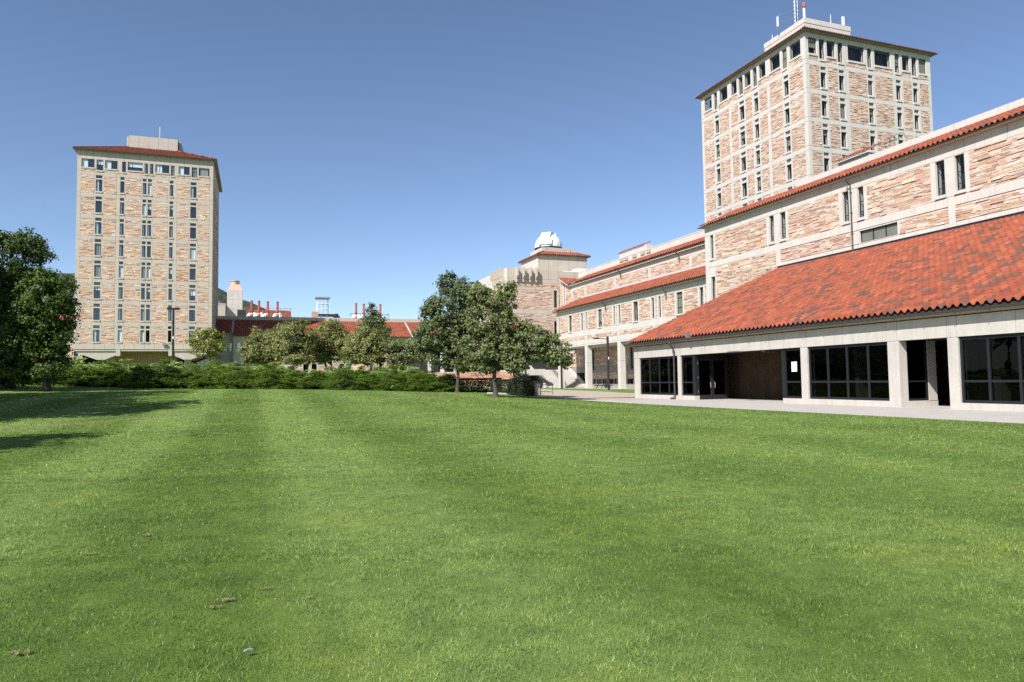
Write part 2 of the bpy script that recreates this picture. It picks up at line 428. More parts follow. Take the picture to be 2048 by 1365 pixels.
class Facade:
    """Vertical wall plane. ang 0 faces -Y (coordinate = world x); ang -90 faces -X (coordinate = world y); ang 90 faces +X (coordinate = world y)."""
    def __init__(s, root, ang, plane, conc, seed=1, sh=(.10, .22), sl=(.35, 1.2), nstone=0, tint=(1, 1, 1)):
        s.root = root; s.ang = ang; s.a = R(ang); s.plane = plane; s.conc = conc
        s.rs = random.Random(seed); s.sh = sh; s.sl = sl; s.nstone = nstone; s.tint = tint
        s.stones = []; s.back = MB()
        s.wcache = {}; s.lim = None
    def bk(s, c0, c1, d0, d1, z0, z1):
        if s.lim: c0 = max(c0, s.lim[0]+.13); c1 = min(c1, s.lim[1]-.13)
        if c1 > c0: s.wbox(s.back, c0, c1, d0, d1, z0, z1)
    def P(s, c, d, z):      # facade coordinate c, inward depth d
        if s.ang == 0: return (c, s.plane+d, z)
        if s.ang == -90: return (s.plane+d, c, z)
        return (s.plane-d, c, z)
    def org(s, c0, c1):     # world coordinate of local x=0
        return {0: c0, -90: c1, 90: c0}[s.ang]
    def wbox(s, mb, c0, c1, d0, d1, z0, z1, col=None):
        a = s.P(c0, d0, z0); b_ = s.P(c1, d1, z1)
        mb.box(min(a[0], b_[0]), max(a[0], b_[0]), min(a[1], b_[1]), max(a[1], b_[1]), z0, z1, col)
    def panel(s, c0, c1, z0, z1, gap=.014, proud=0.0, name='concrete_panel', bk=True, mat_=None, deep=.3):
        me = unit_box(c1-c0-2*gap, deep, z1-z0-2*gap, mat_ or s.conc)
        o = link(name, me, s.root, s.P(s.org(c0+gap, c1-gap), -proud, z0+gap), s.a)
        if bk: s.bk(c0, c1, .10, .5, z0, z1)
        return o
    def panels(s, c0, c1, z0, z1, step, **k):
        n_ = max(1, round((c1-c0)/step))
        for i in range(n_): s.panel(c0+(c1-c0)*i/n_, c0+(c1-c0)*(i+1)/n_, z0, z1, **k)
    def stone(s, c0, c1, z0, z1, bk=True, clip=None):
        if bk: s.bk(c0, c1, .05, .5, z0, z1)
        z = z0; r_ = s.rs
        while z < z1-.03:
            h = r_.uniform(*s.sh)
            if z+h > z1-.07: h = z1-z
            c = c0 - 0; first = True
            while c < c1-.02:
                L = r_.uniform(*s.sl)*(1.25 if h > .16 else 1)
                if first: L *= r_.uniform(.4, 1); first = False
                if c+L > c1-.18: L = c1-c
                if h > .15 and r_.random() < .35 :
                    hs = [h*.5*r_.uniform(.8, 1.2)]; hs.append(h-hs[0])
                else: hs = [h]
                zz = z
                for q in hs:
                    gg = r_.uniform(.006, .013)
                    pr = r_.uniform(-.03, .02)
                    if r_.random() < .08: pr = -.055
                    if clip is None or clip((c+L/2), zz):
                        s.stones.append((c+gg, c+L-gg, pr, .12, zz+gg, zz+q-gg, stone_color(r_, s.tint)))
                    zz += q
                c += L
            z += h
    def finish(s):
        s.back.build('wall', M['mortar'], s.root)
        if not s.stones: return
        cen = np.array([s.P((a+b_)/2, 0, (z0+z1)/2) for a, b_, _, _, z0, z1, _ in s.stones])
        area = np.array([(b_-a)*(z1-z0) for a, b_, _, _, z0, z1, _ in s.stones])
        v = cen-CAM; dist = np.linalg.norm(v, axis=1)
        nrm = np.array({0: (0, -1, 0), -90: (-1, 0, 0), 90: (1, 0, 0)}[s.ang])
        size = area*np.abs(v@nrm)/dist**3
        wv = np.array(fw); dep = v@wv
        px = 512+704.4*(v@np.array(rr))/dep; py = 341-704.4*(v@np.array(uu))/dep
        vis = (dep > 0) & (px > 0) & (px < 1024) & (py > 0) & (py < 682)
        order = np.argsort(-np.where(vis, size, 0))
        single = set(order[:s.nstone].tolist())
        mb = MB()
        for i, (a, b_, d0, d1, z0, z1, col) in enumerate(s.stones):
            A = s.P(a, d0, z0); B = s.P(b_, d1, z1)
            x0, x1 = sorted((A[0], B[0])); y0, y1 = sorted((A[1], B[1]))
            V = np.array([[x0, y0, z0], [x1, y0, z0], [x1, y0, z1], [x0, y0, z1], [x0, y1, z0], [x1, y1, z0], [x1, y1, z1], [x0, y1, z1]])
            j = np.array([[s.rs.uniform(-1, 1) for _ in range(3)] for _ in range(8)])*np.array([.012, .012, .008])
            V = V+j
            if i in single:
                cc = V.mean(0)
                q = MB(); q.add(V-cc, BOXQ, col); q.build('stone', M['stone'], s.root, tuple(cc))
            else: mb.add(V, BOXQ, col)
        if mb.V: mb.build('stone_facing', M['stone'], s.root, kind='stuff')
    def window(s, c0, c1, z0, z1, sur=None, rec=.22, fr=.05, mull=(), trans=(), sill=.0, louver=None, blind=None, glass_='glass_sun', upper=None, frame_mat='frame'):
        """c0..c1, z0..z1 the glazed opening; sur=(s0,s1,zb,zt) concrete surround extents; blind=('mat', frac_from_top, side0, side1)."""
        s0, s1, zb, zt = sur if sur else (c0-.04, c1+.04, z0-.04, z1+.04)
        ox = s.org(c0, c1)
        def lx(c):           # local x of world coordinate c
            return (c-ox) if s.ang in (0, 90) else (ox-c)
        def bx(mb, a, b_, d0, d1, q0, q1):
            x0, x1 = sorted((lx(a), lx(b_))); mb.box(x0, x1, d0, d1, q0-z0, q1-z0)
        key = tuple(round(v_, 2) for v_ in (c1-c0, z1-z0, c0-s0, s1-c1, z0-zb, zt-z1, sill)) + (louver is not None, upper is not None, rec)
        hole = louver or upper
        if hole: key += (round(hole[0]-z0, 2), round(hole[1]-z0, 2))
        if key not in s.wcache:
            q = MB(); D = .55
            if c0-s0 > .001: bx(q, s0, c0, 0, D, zb, zt)
            if s1-c1 > .001: bx(q, c1, s1, 0, D, zb, zt)
            tops = [(z1, zt)]
            if hole: tops = [(z1, hole[0]), (hole[1], zt)]
            for t0, t1 in tops:
                if t1-t0 > .01: bx(q, c0, c1, .002, D, t0, t1)
            if z0-zb > .001: bx(q, c0, c1, .002, D, zb, z0)
            s.wcache[key] = make_mesh('window', np.concatenate(q.V), np.concatenate(q.Q), s.conc)
        o = bpy.data.objects.new('window', s.wcache[key]); COL.objects.link(o); o.parent = s.root
        o.location = Vector(s.P(ox, 0, z0)) - root_loc(s.root); o.rotation_euler = (0, 0, s.a)
        def sub(name, mb, mt, ck=None):
            if ck is not None and ck in s.wcache: me = s.wcache[ck]
            else:
                me = make_mesh(name, np.concatenate(mb.V), np.concatenate(mb.Q), mt)
                if ck is not None: s.wcache[ck] = me
            c = bpy.data.objects.new(name, me); COL.objects.link(c); c.parent = o; return c
        W = c1-c0; H = z1-z0
        k2 = ('f', round(W, 2), round(H, 2), tuple(mull), tuple(trans), rec, fr, frame_mat)
        q = MB(); d0, d1 = rec-.03, rec+.04
        q.box(.0, fr, d0, d1, 0, H); q.box(W-fr, W, d0, d1, 0, H); q.box(fr, W-fr, d0, d1, 0, fr); q.box(fr, W-fr, d0, d1, H-fr, H)
        for mm in mull: q.box(W*mm-fr*.45, W*mm+fr*.45, d0+.005, d1-.005, fr, H-fr)
        for tt in trans: q.box(fr, W-fr, d0+.008, d1-.008, H*tt-fr*.45, H*tt+fr*.45)
        sub('frame', q, M[frame_mat], k2)
        q = MB(); q.box(.01, W-.01, rec, rec+.01, .01, H-.01)
        sub('pane', q, M[glass_], ('p', round(W, 2), round(H, 2), rec, glass_))
        if sill > 0:
            q = MB(); q.box(-.05, W+.05, -.10, .05, -sill, 0); sub('sill', q, s.conc, ('s', round(W, 2), sill))
        if louver:
            q = MB(); q.box(.02, W-.02, .2, .22, louver[0]-z0, louver[1]-z0)
            nb = 4
            for i in range(nb):
                za = louver[0]-z0+(louver[1]-louver[0])*(i+.2)/nb
                q.box(.02, W-.02, .12, .2, za, za+.035)
            sub('louver', q, M['steel'], ('l', round(W, 2), round(louver[0]-z0, 2), round(louver[1]-z0, 2)))
        if upper:
            q = MB(); h0, h1 = upper[0]-z0, upper[1]-z0
            q.box(0, W, .14, .2, h0, h0+.04); q.box(0, W, .14, .2, h1-.04, h1); q.box(0, .04, .14, .2, h0+.04, h1-.04); q.box(W-.04, W, .14, .2, h0+.04, h1-.04)
            sub('transom_frame', q, M[frame_mat], ('u', round(W, 2), round(h0, 2), round(h1, 2)))
            q = MB(); q.box(.03, W-.03, .17, .18, h0+.03, h1-.03); sub('transom_pane', q, M[glass_])
        if blind:
            bm_, fr0, a0, a1 = blind
            q = MB(); q.box(W*a0+.06, W*a1-.06, rec+.022, rec+.035, H*(1-fr0)+.05, H-.05)
            sub('blind', q, M[bm_])
        # dark room behind
        return o

# ------------------------------------------------------------------ clay tile roofs
TILE_PAL = [((.272, .078, .044), 8), ((.298, .087, .048), 7), ((.250, .073, .044), 7), ((.33, .105, .058), 2), ((.125, .068, .054), 4), ((.190, .066, .044), 3)]
_tp = [c for c, k in TILE_PAL for _ in range(k)]
def tile_profile(seg):
    xs, zs = [], []
    for i in range(seg+1):
        t = i/seg
        if t <= .62: xs.append(t); zs.append(.125*math.sin(math.pi*t/.62))
        else: xs.append(t); zs.append(-.022*math.sin(math.pi*(t-.62)/.38))
    return np.array(xs), np.array(zs)
TL = .37; TC = .46
def tile_roof(root, corner, U, I, L, run, slope, nparts=0, seg=8, clip=None, seed=5, name='tile', shade=1.0):
    """corner: world point of eave start; U along the eave, I horizontal up-slope direction."""
    rs = np.random.RandomState(seed)
    U = np.array([*U, 0.]); I = np.array([*I, 0.]); O = np.array(corner, float)
    nu = int(L/TL); nr = int(math.ceil(run/TC))
    S = I + np.array([0, 0, slope]); N = np.array([0, 0, 1.])
    px_, pz_ = tile_profile(seg); K = seg+1
    tl = TC*1.02
    # local tile mesh: coordinates (along u, along run, lift)
    rows = [(-.02, .052), (tl, -.006)]
    loc = []
    for (rv, lift) in rows:
        for a, b_ in zip(px_, pz_): loc.append((a*TL, rv, b_+lift+.03))
    for a, b_ in zip(px_, pz_): loc.append((a*TL, -.02, b_+.052+.03-.050))   # front lip
    loc = np.array(loc)
    Q = [[i, i+1, K+i+1, K+i] for i in range(seg)] + [[2*K+i, 2*K+i+1, i+1, i] for i in range(seg)]
    Q = np.array(Q)
    V0 = loc[:, :1]*U + loc[:, 1:2]*S + loc[:, 2:3]*N
    iu, ir = np.meshgrid(np.arange(nu), np.arange(nr)); iu = iu.ravel(); ir = ir.ravel()
    keep = np.ones(len(iu), bool)
    if clip is not None: keep = np.array([clip((a+.5)*TL, (b_+.5)*TC) for a, b_ in zip(iu, ir)])
    keep &= (ir+.6)*TC < run+.2
    iu = iu[keep]; ir = ir[keep]
    base = O + (iu*TL)[:, None]*U + (ir*TC)[:, None]*S
    jit = rs.uniform(-.006, .006, (len(iu), 3)); base = base + jit
    cols = np.array(_tp)[rs.randint(0, len(_tp), len(iu))]*rs.uniform(.94, 1.08, (len(iu), 1))*shade  # shade below one paints shadow into the tile colour
    single = np.zeros(len(iu), bool)
    if nparts:
        v = base-CAM; dep = v@np.array(fw); px = 512+704.4*(v@np.array(rr))/dep; py = 341-704.4*(v@np.array(uu))/dep
        sz = np.where((dep > 0) & (px > 2) & (px < 1022) & (py > 0), 1/dep, 0)
        single[np.argsort(-sz)[:nparts]] = True
        variants = []
        for k in range(12):
            cc = np.tile(np.array(_tp[(k*5) % len(_tp)])*(.9+.2*(k % 3)/2), (len(Q), 1))
            variants.append(make_mesh('roof_tile', V0, Q, M['tile'], cc, True))
        for bp, k in zip(base[single], rs.randint(0, 12, single.sum())):
            link('roof_tile', variants[k], root, tuple(bp))
    base = base[~single]; cols = cols[~single]
    n_ = len(base); nv = len(V0)
    V = (base[:, None, :]+V0[None]).reshape(-1, 3)
    QQ = (Q[None]+(np.arange(n_)*nv)[:, None, None]).reshape(-1, 4)
    C = np.repeat(cols, len(Q), axis=0)
    link('tile_courses', make_mesh('tile_courses', V, QQ, M['tile'], C, True), root, (0, 0, 0), 0, 'stuff')
    # roof deck under the tiles
def poly_mesh(name, pts, mat_, root, thick=.12, kind=None):
    """solid slab below a planar quad."""
    mb = MB(); P = np.array(pts, float); B = P-np.array([0, 0, thick])
    mb.add(np.concatenate([P, B]), [[0, 1, 2, 3], [7, 6, 5, 4], [0, 4, 5, 1], [1, 5, 6, 2], [2, 6, 7, 3], [3, 7, 4, 0]])
    return mb.build(name, mat_, root, kind=kind)
def gutter_x(root, x, y0, y1, z, out=-1):
    """gutter running along Y at x, opening upward; out=-1 faces -X."""
    mb = MB(); pr = [(x, z+.10), (x+out*.02, z+.11), (x+out*.11, z+.11), (x+out*.12, z+.095), (x+out*.09, z+.045), (x+out*.05, z+.03), (x, z+.03)]
    mb.prism(pr, 'y', y0, y1); mb.build('gutter', M['gutter'], root)
def gutter_y(root, y, x0, x1, z):
    mb = MB(); pr = [(y, z+.13), (y-.02, z+.14), (y-.14, z+.14), (y-.15, z+.11), (y-.12, z+.03), (y-.05, z), (y, z)]
    mb.prism(pr, 'x', x0, x1); mb.build('gutter', M['gutter'], root)
def hip_cap(root, a, b_):
    a = np.array(a, float); b_ = np.array(b_, float); L = np.linalg.norm(b_-a); n_ = max(2, int(L/.42)); mb = MB()
    for i in range(n_):
        p = a+(b_-a)*i/n_; q = a+(b_-a)*(i+1.08)/n_
        p = p+np.array([0, 0, .06]); q = q+np.array([0, 0, .04])
        mb.tube([tuple(p), tuple(q)], [.13, .11], 7, tuple(np.array(rnd.choice(_tp))*1.05))
    mb.build('hip_tiles', M['tile'], root, kind='stuff')

# ================================================================== RIGHT TOWER
def tower_column_segments(c0, c1, bays, piers, corner):
    """returns list of (a, b, kind, data) covering c0..c1."""
    items = [(c0, c0+corner, 'p', None), (c1-corner, c1, 'p', None)] + [(b_[0], b_[3], 'w', (b_[1], b_[2])) for b_ in bays] + [(p_[0], p_[1], 'p', None) for p_ in piers]
    items.sort(); out = []; cur = c0
    for it in items:
        if it[0] > cur+.05: out.append((cur, it[0], 's', None))
        out.append(it); cur = it[1]
    return out

def blind_pick(rs, cool=False):
    q = rs.random()
    if cool:
        if q < .30: return ('blind', 1.0, 0, .5)
        if q < .45: return ('blind_grey', 1.0, .1, .9)
        if q < .62: return ('blind', rs.uniform(.25, .7), 0, 1)
        if q < .72: return ('blind', 1.0, 0, 1)
        return None
    if q < .10: return ('blind_grey', 1.0, 0, 1)
    if q < .30: return ('blind_grey', rs.uniform(.25, .7), 0, 1)
    return None

def typical_storey(F, segs, zt, band, st, rs, split=False, cool=False, lv=True):
    zb = zt-st
    for a, b_, k, dt in segs:
        if k == 's':
            F.panels(a, b_, zt-band, zt, 1.9)
            if split:
                F.stone(a, b_, zt-1.22, zt-band); F.panels(a, b_, zt-1.58, zt-1.22, 3.2); F.stone(a, b_, zb, zt-1.58)
            else: F.stone(a, b_, zb, zt-band)
        elif k == 'p':
            F.panel(a, b_, zt-band, zt); F.panel(a, b_, zb, zt-band)
        else:
            w0, w1 = dt; wide = w1-w0 > .8
            if split:
                F.panel(a, b_, zt-band+.14, zt)
                F.window(w0, w1, zt-3.42, zt-1.36, sur=(a, b_, zb, zt-band+.14), sill=.26, mull=(.5,) if wide else (), trans=(.86,),
                         louver=None, upper=(zt-1.10, zt-.60), blind=blind_pick(rs, cool), glass_='glass')
            else:
                F.panel(a, b_, zt-band, zt)
                F.window(w0, w1, zt-3.42, zt-1.40, sur=(a, b_, zb, zt-band), sill=.24, trans=(.82,), louver=(zt-1.08, zt-.66), blind=blind_pick(rs), rec=.26, glass_='glass_sun')

def hip_roof(root, x0, x1, y0, y1, z, run, slope, over=.7, faces='FL', seg=6, shade=1.0, nparts=0):
    X0, X1, Y0, Y1 = x0-over, x1+over, y0-over, y1+over
    Rn = run+over; zt = z+.12+Rn*slope; W = X1-X0; D = Y1-Y0
    lo = [(X0, Y0), (X1, Y0), (X1, Y1), (X0, Y1)]; hi = [(X0+Rn, Y0+Rn), (X1-Rn, Y0+Rn), (X1-Rn, Y1-Rn), (X0+Rn, Y1-Rn)]
    mb = MB(); V = [(x, y, z+.08) for x, y in lo]+[(x, y, zt-.04) for x, y in hi]+[(x, y, z-.02) for x, y in lo]
    mb.add(V, [[0, 1, 5, 4], [1, 2, 6, 5], [2, 3, 7, 6], [3, 0, 4, 7], [8, 9, 1, 0], [9, 10, 2, 1], [10, 11, 3, 2], [11, 8, 0, 3], [8, 11, 10, 9], [4, 5, 6, 7]])
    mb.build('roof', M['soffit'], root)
    cl = lambda L: (lambda u, r_: r_-.15 < u < L-r_+.15)
    if 'F' in faces: tile_roof(root, (X0, Y0, z+.12), (1, 0), (0, 1), W, Rn, slope, nparts, seg, cl(W), 3, shade=shade)
    if 'L' in faces: tile_roof(root, (X0, Y1, z+.12), (0, -1), (1, 0), D, Rn, slope, 0, seg, cl(D), 4, shade=shade)
    if 'R' in faces: tile_roof(root, (X1, Y0, z+.12), (0, 1), (-1, 0), D, Rn, slope, 0, seg, cl(D), 6, shade=shade)
    for i in range(4):
        hip_cap(root, (*lo[i], z+.2), (*hi[i], zt+.05))
    gutter_y(root, Y0+.02, X0-.15, X1+.15, z); gutter_x(root, X0+.02, Y0-.15, Y1+.15, z)
    mb = MB(); xx = X1-.02; mb.prism([(xx, z+.13), (xx+.14, z+.14), (xx+.15, z+.1), (xx+.05, z), (xx, z)], 'y', Y0-.15, Y1+.15); mb.build('gutter', M['gutter'], root)

TR = thing('office_tower', 'tall sandstone tower with tiled eaves rising behind the long upper hall', 'tower', (76.4, 80.4, 0), 'stone office towers')
x0, y0, x1, y1 = 65.6, 69.22, 87.25, 91.5
mb = MB(); mb.box(x0+.95, x1-.95, y0+.95, y1-.95, 8, 45.3); mb.build('interior', M['dark'], TR)
FB = Facade(TR, 0, y0, M['conc'], 11, sh=(.10, .21), sl=(.25, .85)); FA = Facade(TR, -90, x0, M['conc'], 12, sh=(.10, .21), sl=(.25, .85)); FB.lim = (x0, x1); FA.lim = (y0, y1)
rs = random.Random(5)
baysB = [(2.1, 2.33, 3.24, 3.56), (5.12, 5.35, 6.26, 6.4), (10.03, 10.26, 11.14, 11.49), (15.1, 15.2, 16.1, 16.48), (17.97, 18.3, 19.18, 19.52)]
segB = tower_column_segments(x0, x1, [tuple(x0+v for v in b_) for b_ in baysB], [(x0+6.4, x0+7.0), (x0+14.56, x0+15.1)], .55)
baysA = [(2.95, 3.2, 4.1, 4.32), (8.85, 9.13, 10.03, 10.40), (11.81, 12.12, 13.2, 13.47), (17.8, 18.0, 18.94, 19.27)]
segA = tower_column_segments(y0, y1, [tuple(y0+v for v in b_) for b_ in baysA], [(y0+6.75, y0+7.32), (y0+15.0, y0+15.57)], .62)
T0, ST = 41.9, 3.735
for k in range(7):
    typical_storey(FA, segA, T0-k*ST, .57, ST, rs)
    if k < 6: typical_storey(FB, segB, T0-k*ST, .57, ST, rs)
def top_storey(F, c0, c1, wins, zt, head, fas, big, nar, corner, rs, cool=False):
    """wins: (a, b, 'b'|'n'|'m'); zt joint below, head window top, fas fascia top."""
    ws = sorted(wins); cur = c0
    F.panels(c0, c1, head, fas, 2.4)
    for i, (a, b_, k) in enumerate(ws):
        nxt = ws[i+1][0] if i+1 < len(ws) else c1
        s0 = cur; s1 = b_+(nxt-b_)*.5 if i+1 < len(ws) else c1
        z0 = big if k == 'b' else nar
        if i == 0: F.panel(c0, c0+corner, zt, head); s0 = c0+corner
        if i == len(ws)-1: F.panel(c1-corner, c1, zt, head); s1 = c1-corner
        if k == 'b':
            F.window(a, b_, z0, head-.04, sur=(s0, s1, z0-.24, head), sill=.24, mull=(.3,) if b_-a > 2 else (), blind=blind_pick(rs, cool), fr=.05, glass_='glass' if cool else 'glass_sun')
            F.stone(s0, s1, zt, z0-.24)
        else:
            F.window(a, b_, z0, head-.04, sur=(s0, s1, zt, head), sill=.26, trans=(.55,), mull=(.5,) if b_-a > .85 and cool else (), blind=blind_pick(rs, cool), glass_='glass' if cool else 'glass_sun')
        cur = s1
topB = [(.49, 1.86, 'b'), (2.23, 3.14, 'n'), (3.5, 4.88, 'b'), (5.31, 6.17, 'n'), (7.0, 9.8, 'b'), (10.32, 11.09, 'n'), (11.55, 14.39, 'b'), (15.14, 16.02, 'n'), (16.47, 17.81, 'b'), (18.21, 19.14, 'n'), (19.52, 20.91, 'b')]
topA = [(.84, 2.81, 'b'), (3.32, 4.21, 'n'), (4.65, 6.62, 'b'), (7.47, 8.84, 'b'), (9.28, 10.12, 'n'), (10.57, 11.91, 'b'), (12.29, 13.21, 'n'), (13.62, 14.95, 'b'), (15.78, 17.69, 'b'), (18.25, 19.07, 'n'), (19.6, 21.49, 'b')]
top_storey(FB, x0, x1, [(x0+a, x0+b_, k) for a, b_, k in topB], T0, 44.9, 45.55, 42.72, 42.2, .45, rs)
top_storey(FA, y0, y1, [(y0+a, y0+b_, k) for a, b_, k in topA], T0, 44.9, 45.55, 42.85, 42.2, .6, rs)
FA.finish(); FB.finish()
hip_roof(TR, x0, x1, y0, y1, 45.5, 6.7, .43, .55, 'FL', 6, .8)
def penthouse(root, x0, x1, y0, y1, z0, z1, n_, mt):
    b = MB(); b.box(x0+.12, x1-.12, y0+.12, y1-.12, z0, z1-.1); b.build('penthouse', M['mortar'], root)
    for i in range(n_):
        a = x0+(x1-x0)*i/n_; c = x0+(x1-x0)*(i+1)/n_
        link('concrete_panel', unit_box(c-a-.03, .12, z1-z0, mt), root, (a+.015, y0, z0))
    for i in range(n_):
        a = y0+(y1-y0)*i/n_; c = y0+(y1-y0)*(i+1)/n_
        for xx in (x0, x1-.12):
            link('concrete_panel', unit_box(.12, c-a-.03, z1-z0, mt), root, (xx, a+.015, z0))
penthouse(TR, 72.0, 80.3, 75.95, 84.2, 48.4, 51.0, 3, M['conc'])
mb = MB()
for (a, b_, c, d) in ((71.95, 80.35, 75.9, 76.3), (71.95, 72.35, 76.3, 83.9), (79.95, 80.35, 76.3, 83.9), (71.95, 80.35, 83.9, 84.25)): mb.box(a, b_, c, d, 51.04, 51.75)
mb.build('parapet', M['conc'], TR)

# antennas on the right tower
def cyl(mb, x, y, z0, z1, r_, sides=8): mb.tube([(x, y, z0), (x, y, z1)], r_, sides)
am = thing('lattice_mast', 'steel lattice radio mast with guy wires on the taller tower roof', 'mast', (72.6, 78.2, 51.7))
mb = MB()
for dx, dy in ((-.22, -.13), (.22, -.13), (0, .25)): cyl(mb, 72.6+dx, 78.2+dy, 51.0, 62, .035, 5)
L3 = [(-.22, -.13), (.22, -.13), (0, .25)]
for i in range(20):
    z = 51.2+i*.54
    for k in range(3):
        a, b_ = L3[k], L3[(k+1) % 3]
        mb.tube([(72.6+a[0], 78.2+a[1], z), (72.6+b_[0], 78.2+b_[1], z+.54)], .03, 4)
mb.build('lattice', M['steel'], am)
mb = MB()
for zz in (52.9, 54.0):
    mb.tube([(72.6, 78.2, zz), (71.2, 80.4, zz+.1)], .04, 5); mb.tube([(72.6, 78.2, zz), (72.15, 76.2, zz)], .04, 5)
mb.build('arm', M['steel'], am)
for e in ((68.5, 86, 47.5), (79.0, 76.3, 51.7)):
    mb = MB(); mb.tube([(72.6, 78.2, 61.8), e], .012, 4); mb.build('guy_wire', M['steel'], am)
def panel_antenna(x, y, z0, z1, wd, label, cap=False):
    t = thing('panel_antenna', label, 'antenna', (x, y, z0), 'antennas on the tower roof')
    mb = MB(); mb.box(x-wd/2, x+wd/2, y-.1, y+.1, z0+.25, z1); mb.build('radome', M['white'], t)
    mb = MB(); cyl(mb, x, y+.16, z0-.1, z1-.3, .05, 6); mb.build('pole', M['steel'], t)
    if cap:
        mb = MB(); mb.tube([(x, y, z1+.02), (x, y, z1+.2), (x, y, z1+.55), (x, y, z1+.8)], [.22, .26, .24, .08], 8); mb.build('red_beacon', M['rust'], t)
panel_antenna(71.2, 80.3, 52.2, 53.9, .17, 'slim white panel antenna on the arm left of the lattice mast')
panel_antenna(72.2, 76.15, 51.6, 53.3, .24, 'white panel antenna with a red cap at the penthouse corner', True)
panel_antenna(79.3, 76.2, 51.7, 53.2, .36, 'wide white panel antenna near the right end of the penthouse')
for x, y, h, lb in ((76.9, 76.1, 1.4, 'thin whip antenna standing between mast and wide panel antenna'), (72.15, 82.6, .8, 'short whip antenna on the far left penthouse edge')):
    mb = MB(); mb.tube([(x, y, 51.7), (x, y, 51.7+h)], [.05, .025], 5); tag(mb.build('whip_antenna', M['white']), lb, 'antenna', 'antennas on the tower roof')

# ================================================================== LEFT TOWER
TLt = thing('office_tower', 'tall tan sandstone tower standing alone behind the junipers', 'tower', (-18.2, 149, 0), 'stone office towers')
lx0, ly0, lx1, ly1 = -29.05, 138.0, -7.4, 159.6
mb = MB(); mb.box(lx0+.95, lx1-.95, ly0+.95, ly1-.95, 7.95, 42.2); mb.build('interior', M['dark'], TLt)
tint = (1.08, 1.04, .99)
FF = Facade(TLt, 0, ly0, M['conc_tan'], 21, sh=(.12, .23), sl=(.3, 1.0), tint=tint); FR = Facade(TLt, 90, lx1, M['conc_tan'], 22, sh=(.12, .24), sl=(.5, 1.4), tint=tint)
FL = Facade(TLt, -90, lx0, M['conc_tan'], 23, sh=(.14, .26), sl=(.7, 1.6), tint=tint); FF.lim = (lx0, lx1); FR.lim = FL.lim = (ly0, ly1)
bays = [(2.62, 2.86, 3.84, 4.06), (6.61, 6.64, 7.27, 7.48), (9.92, 10.14, 10.73, 10.85), (10.85, 10.97, 11.57, 11.80), (14.2, 14.49, 15.04, 15.06), (17.66, 17.88, 18.86, 19.14)]
segF = tower_column_segments(lx0, lx1, [tuple(lx0+v for v in b_) for b_ in bays], [(lx0+6.02, lx0+6.61), (lx0+15.06, lx0+15.7)], .63)
rs = random.Random(8)
for k in range(8): typical_storey(FF, segF, 38.83-k*3.745, .72, 3.745, rs, True, True)
topF = [(.65, 2.6, 'b'), (2.92, 3.93, 'n'), (4.23, 6.15, 'b'), (6.86, 7.45, 'n'), (7.73, 10.08, 'b'), (10.38, 10.94, 'n'), (11.22, 11.78, 'n'), (12.1, 14.35, 'b'), (14.64, 15.23, 'n'), (15.88, 17.7, 'b'), (18.03, 18.95, 'n'), (19.2, 20.98, 'b')]
top_storey(FF, lx0, lx1, [(lx0+a, lx0+b_, k) for a, b_, k in topF], 38.83, 41.04, 42.5, 39.52, 39.12, .62, rs, True)
FF.panels(lx0, lx1, 7.9, 8.87, 1.55)
segR = tower_column_segments(ly0, ly1, [tuple(ly0+v for v in b_) for b_ in ((4.6, 4.85, 5.8, 6.05), (10.2, 10.45, 11.2, 11.45), (15.6, 15.85, 16.8, 17.05))], [(ly0+7.6, ly0+8.2), (ly0+13.6, ly0+14.2)], .63)
for k in range(8):
    typical_storey(FR, segR, 38.83-k*3.745, .72, 3.745, rs)
    z = 38.83-k*3.745
    FL.panel(ly0, ly0+.62, z-3.745, z); FL.panel(ly1-.62, ly1, z-3.745, z); FL.panels(ly0+.62, ly1-.62, z-.72, z, 5); FL.stone(ly0+.62, ly1-.62, z-3.745, z-.72)
for F_ in (FR, FL):
    F_.panels(ly0, ly1, 38.83, 42.5, 2.7); F_.panels(ly0, ly1, 7.9, 8.87, 2.7)
FF.finish(); FR.finish(); FL.finish()
hip_roof(TLt, lx0, lx1, ly0, ly1, 42.45, 6.7, .43, .55, 'FLR', 6, .62)  # tile colour darkened to carry the shade between ribs
penthouse(TLt, -22.2, -14.0, 144.7, 152.6, 45.4, 48.0, 5, M['conc_tan'])
for xa in (-22.65, -13.85):
    mb = MB(); mb.box(xa, xa+.3, 145.3, 153.5, 45.6, 47.9); mb.build('side_slab', M['conc_tan'], TLt)
mb = MB(); cyl(mb, -17.1, 144.9, 47.9, 50.2, .05, 6); tag(mb.build('whip_antenna', M['white']), 'thin whip antenna on the penthouse of the tower left of the lawn', 'antenna', 'antennas on the tower roof')
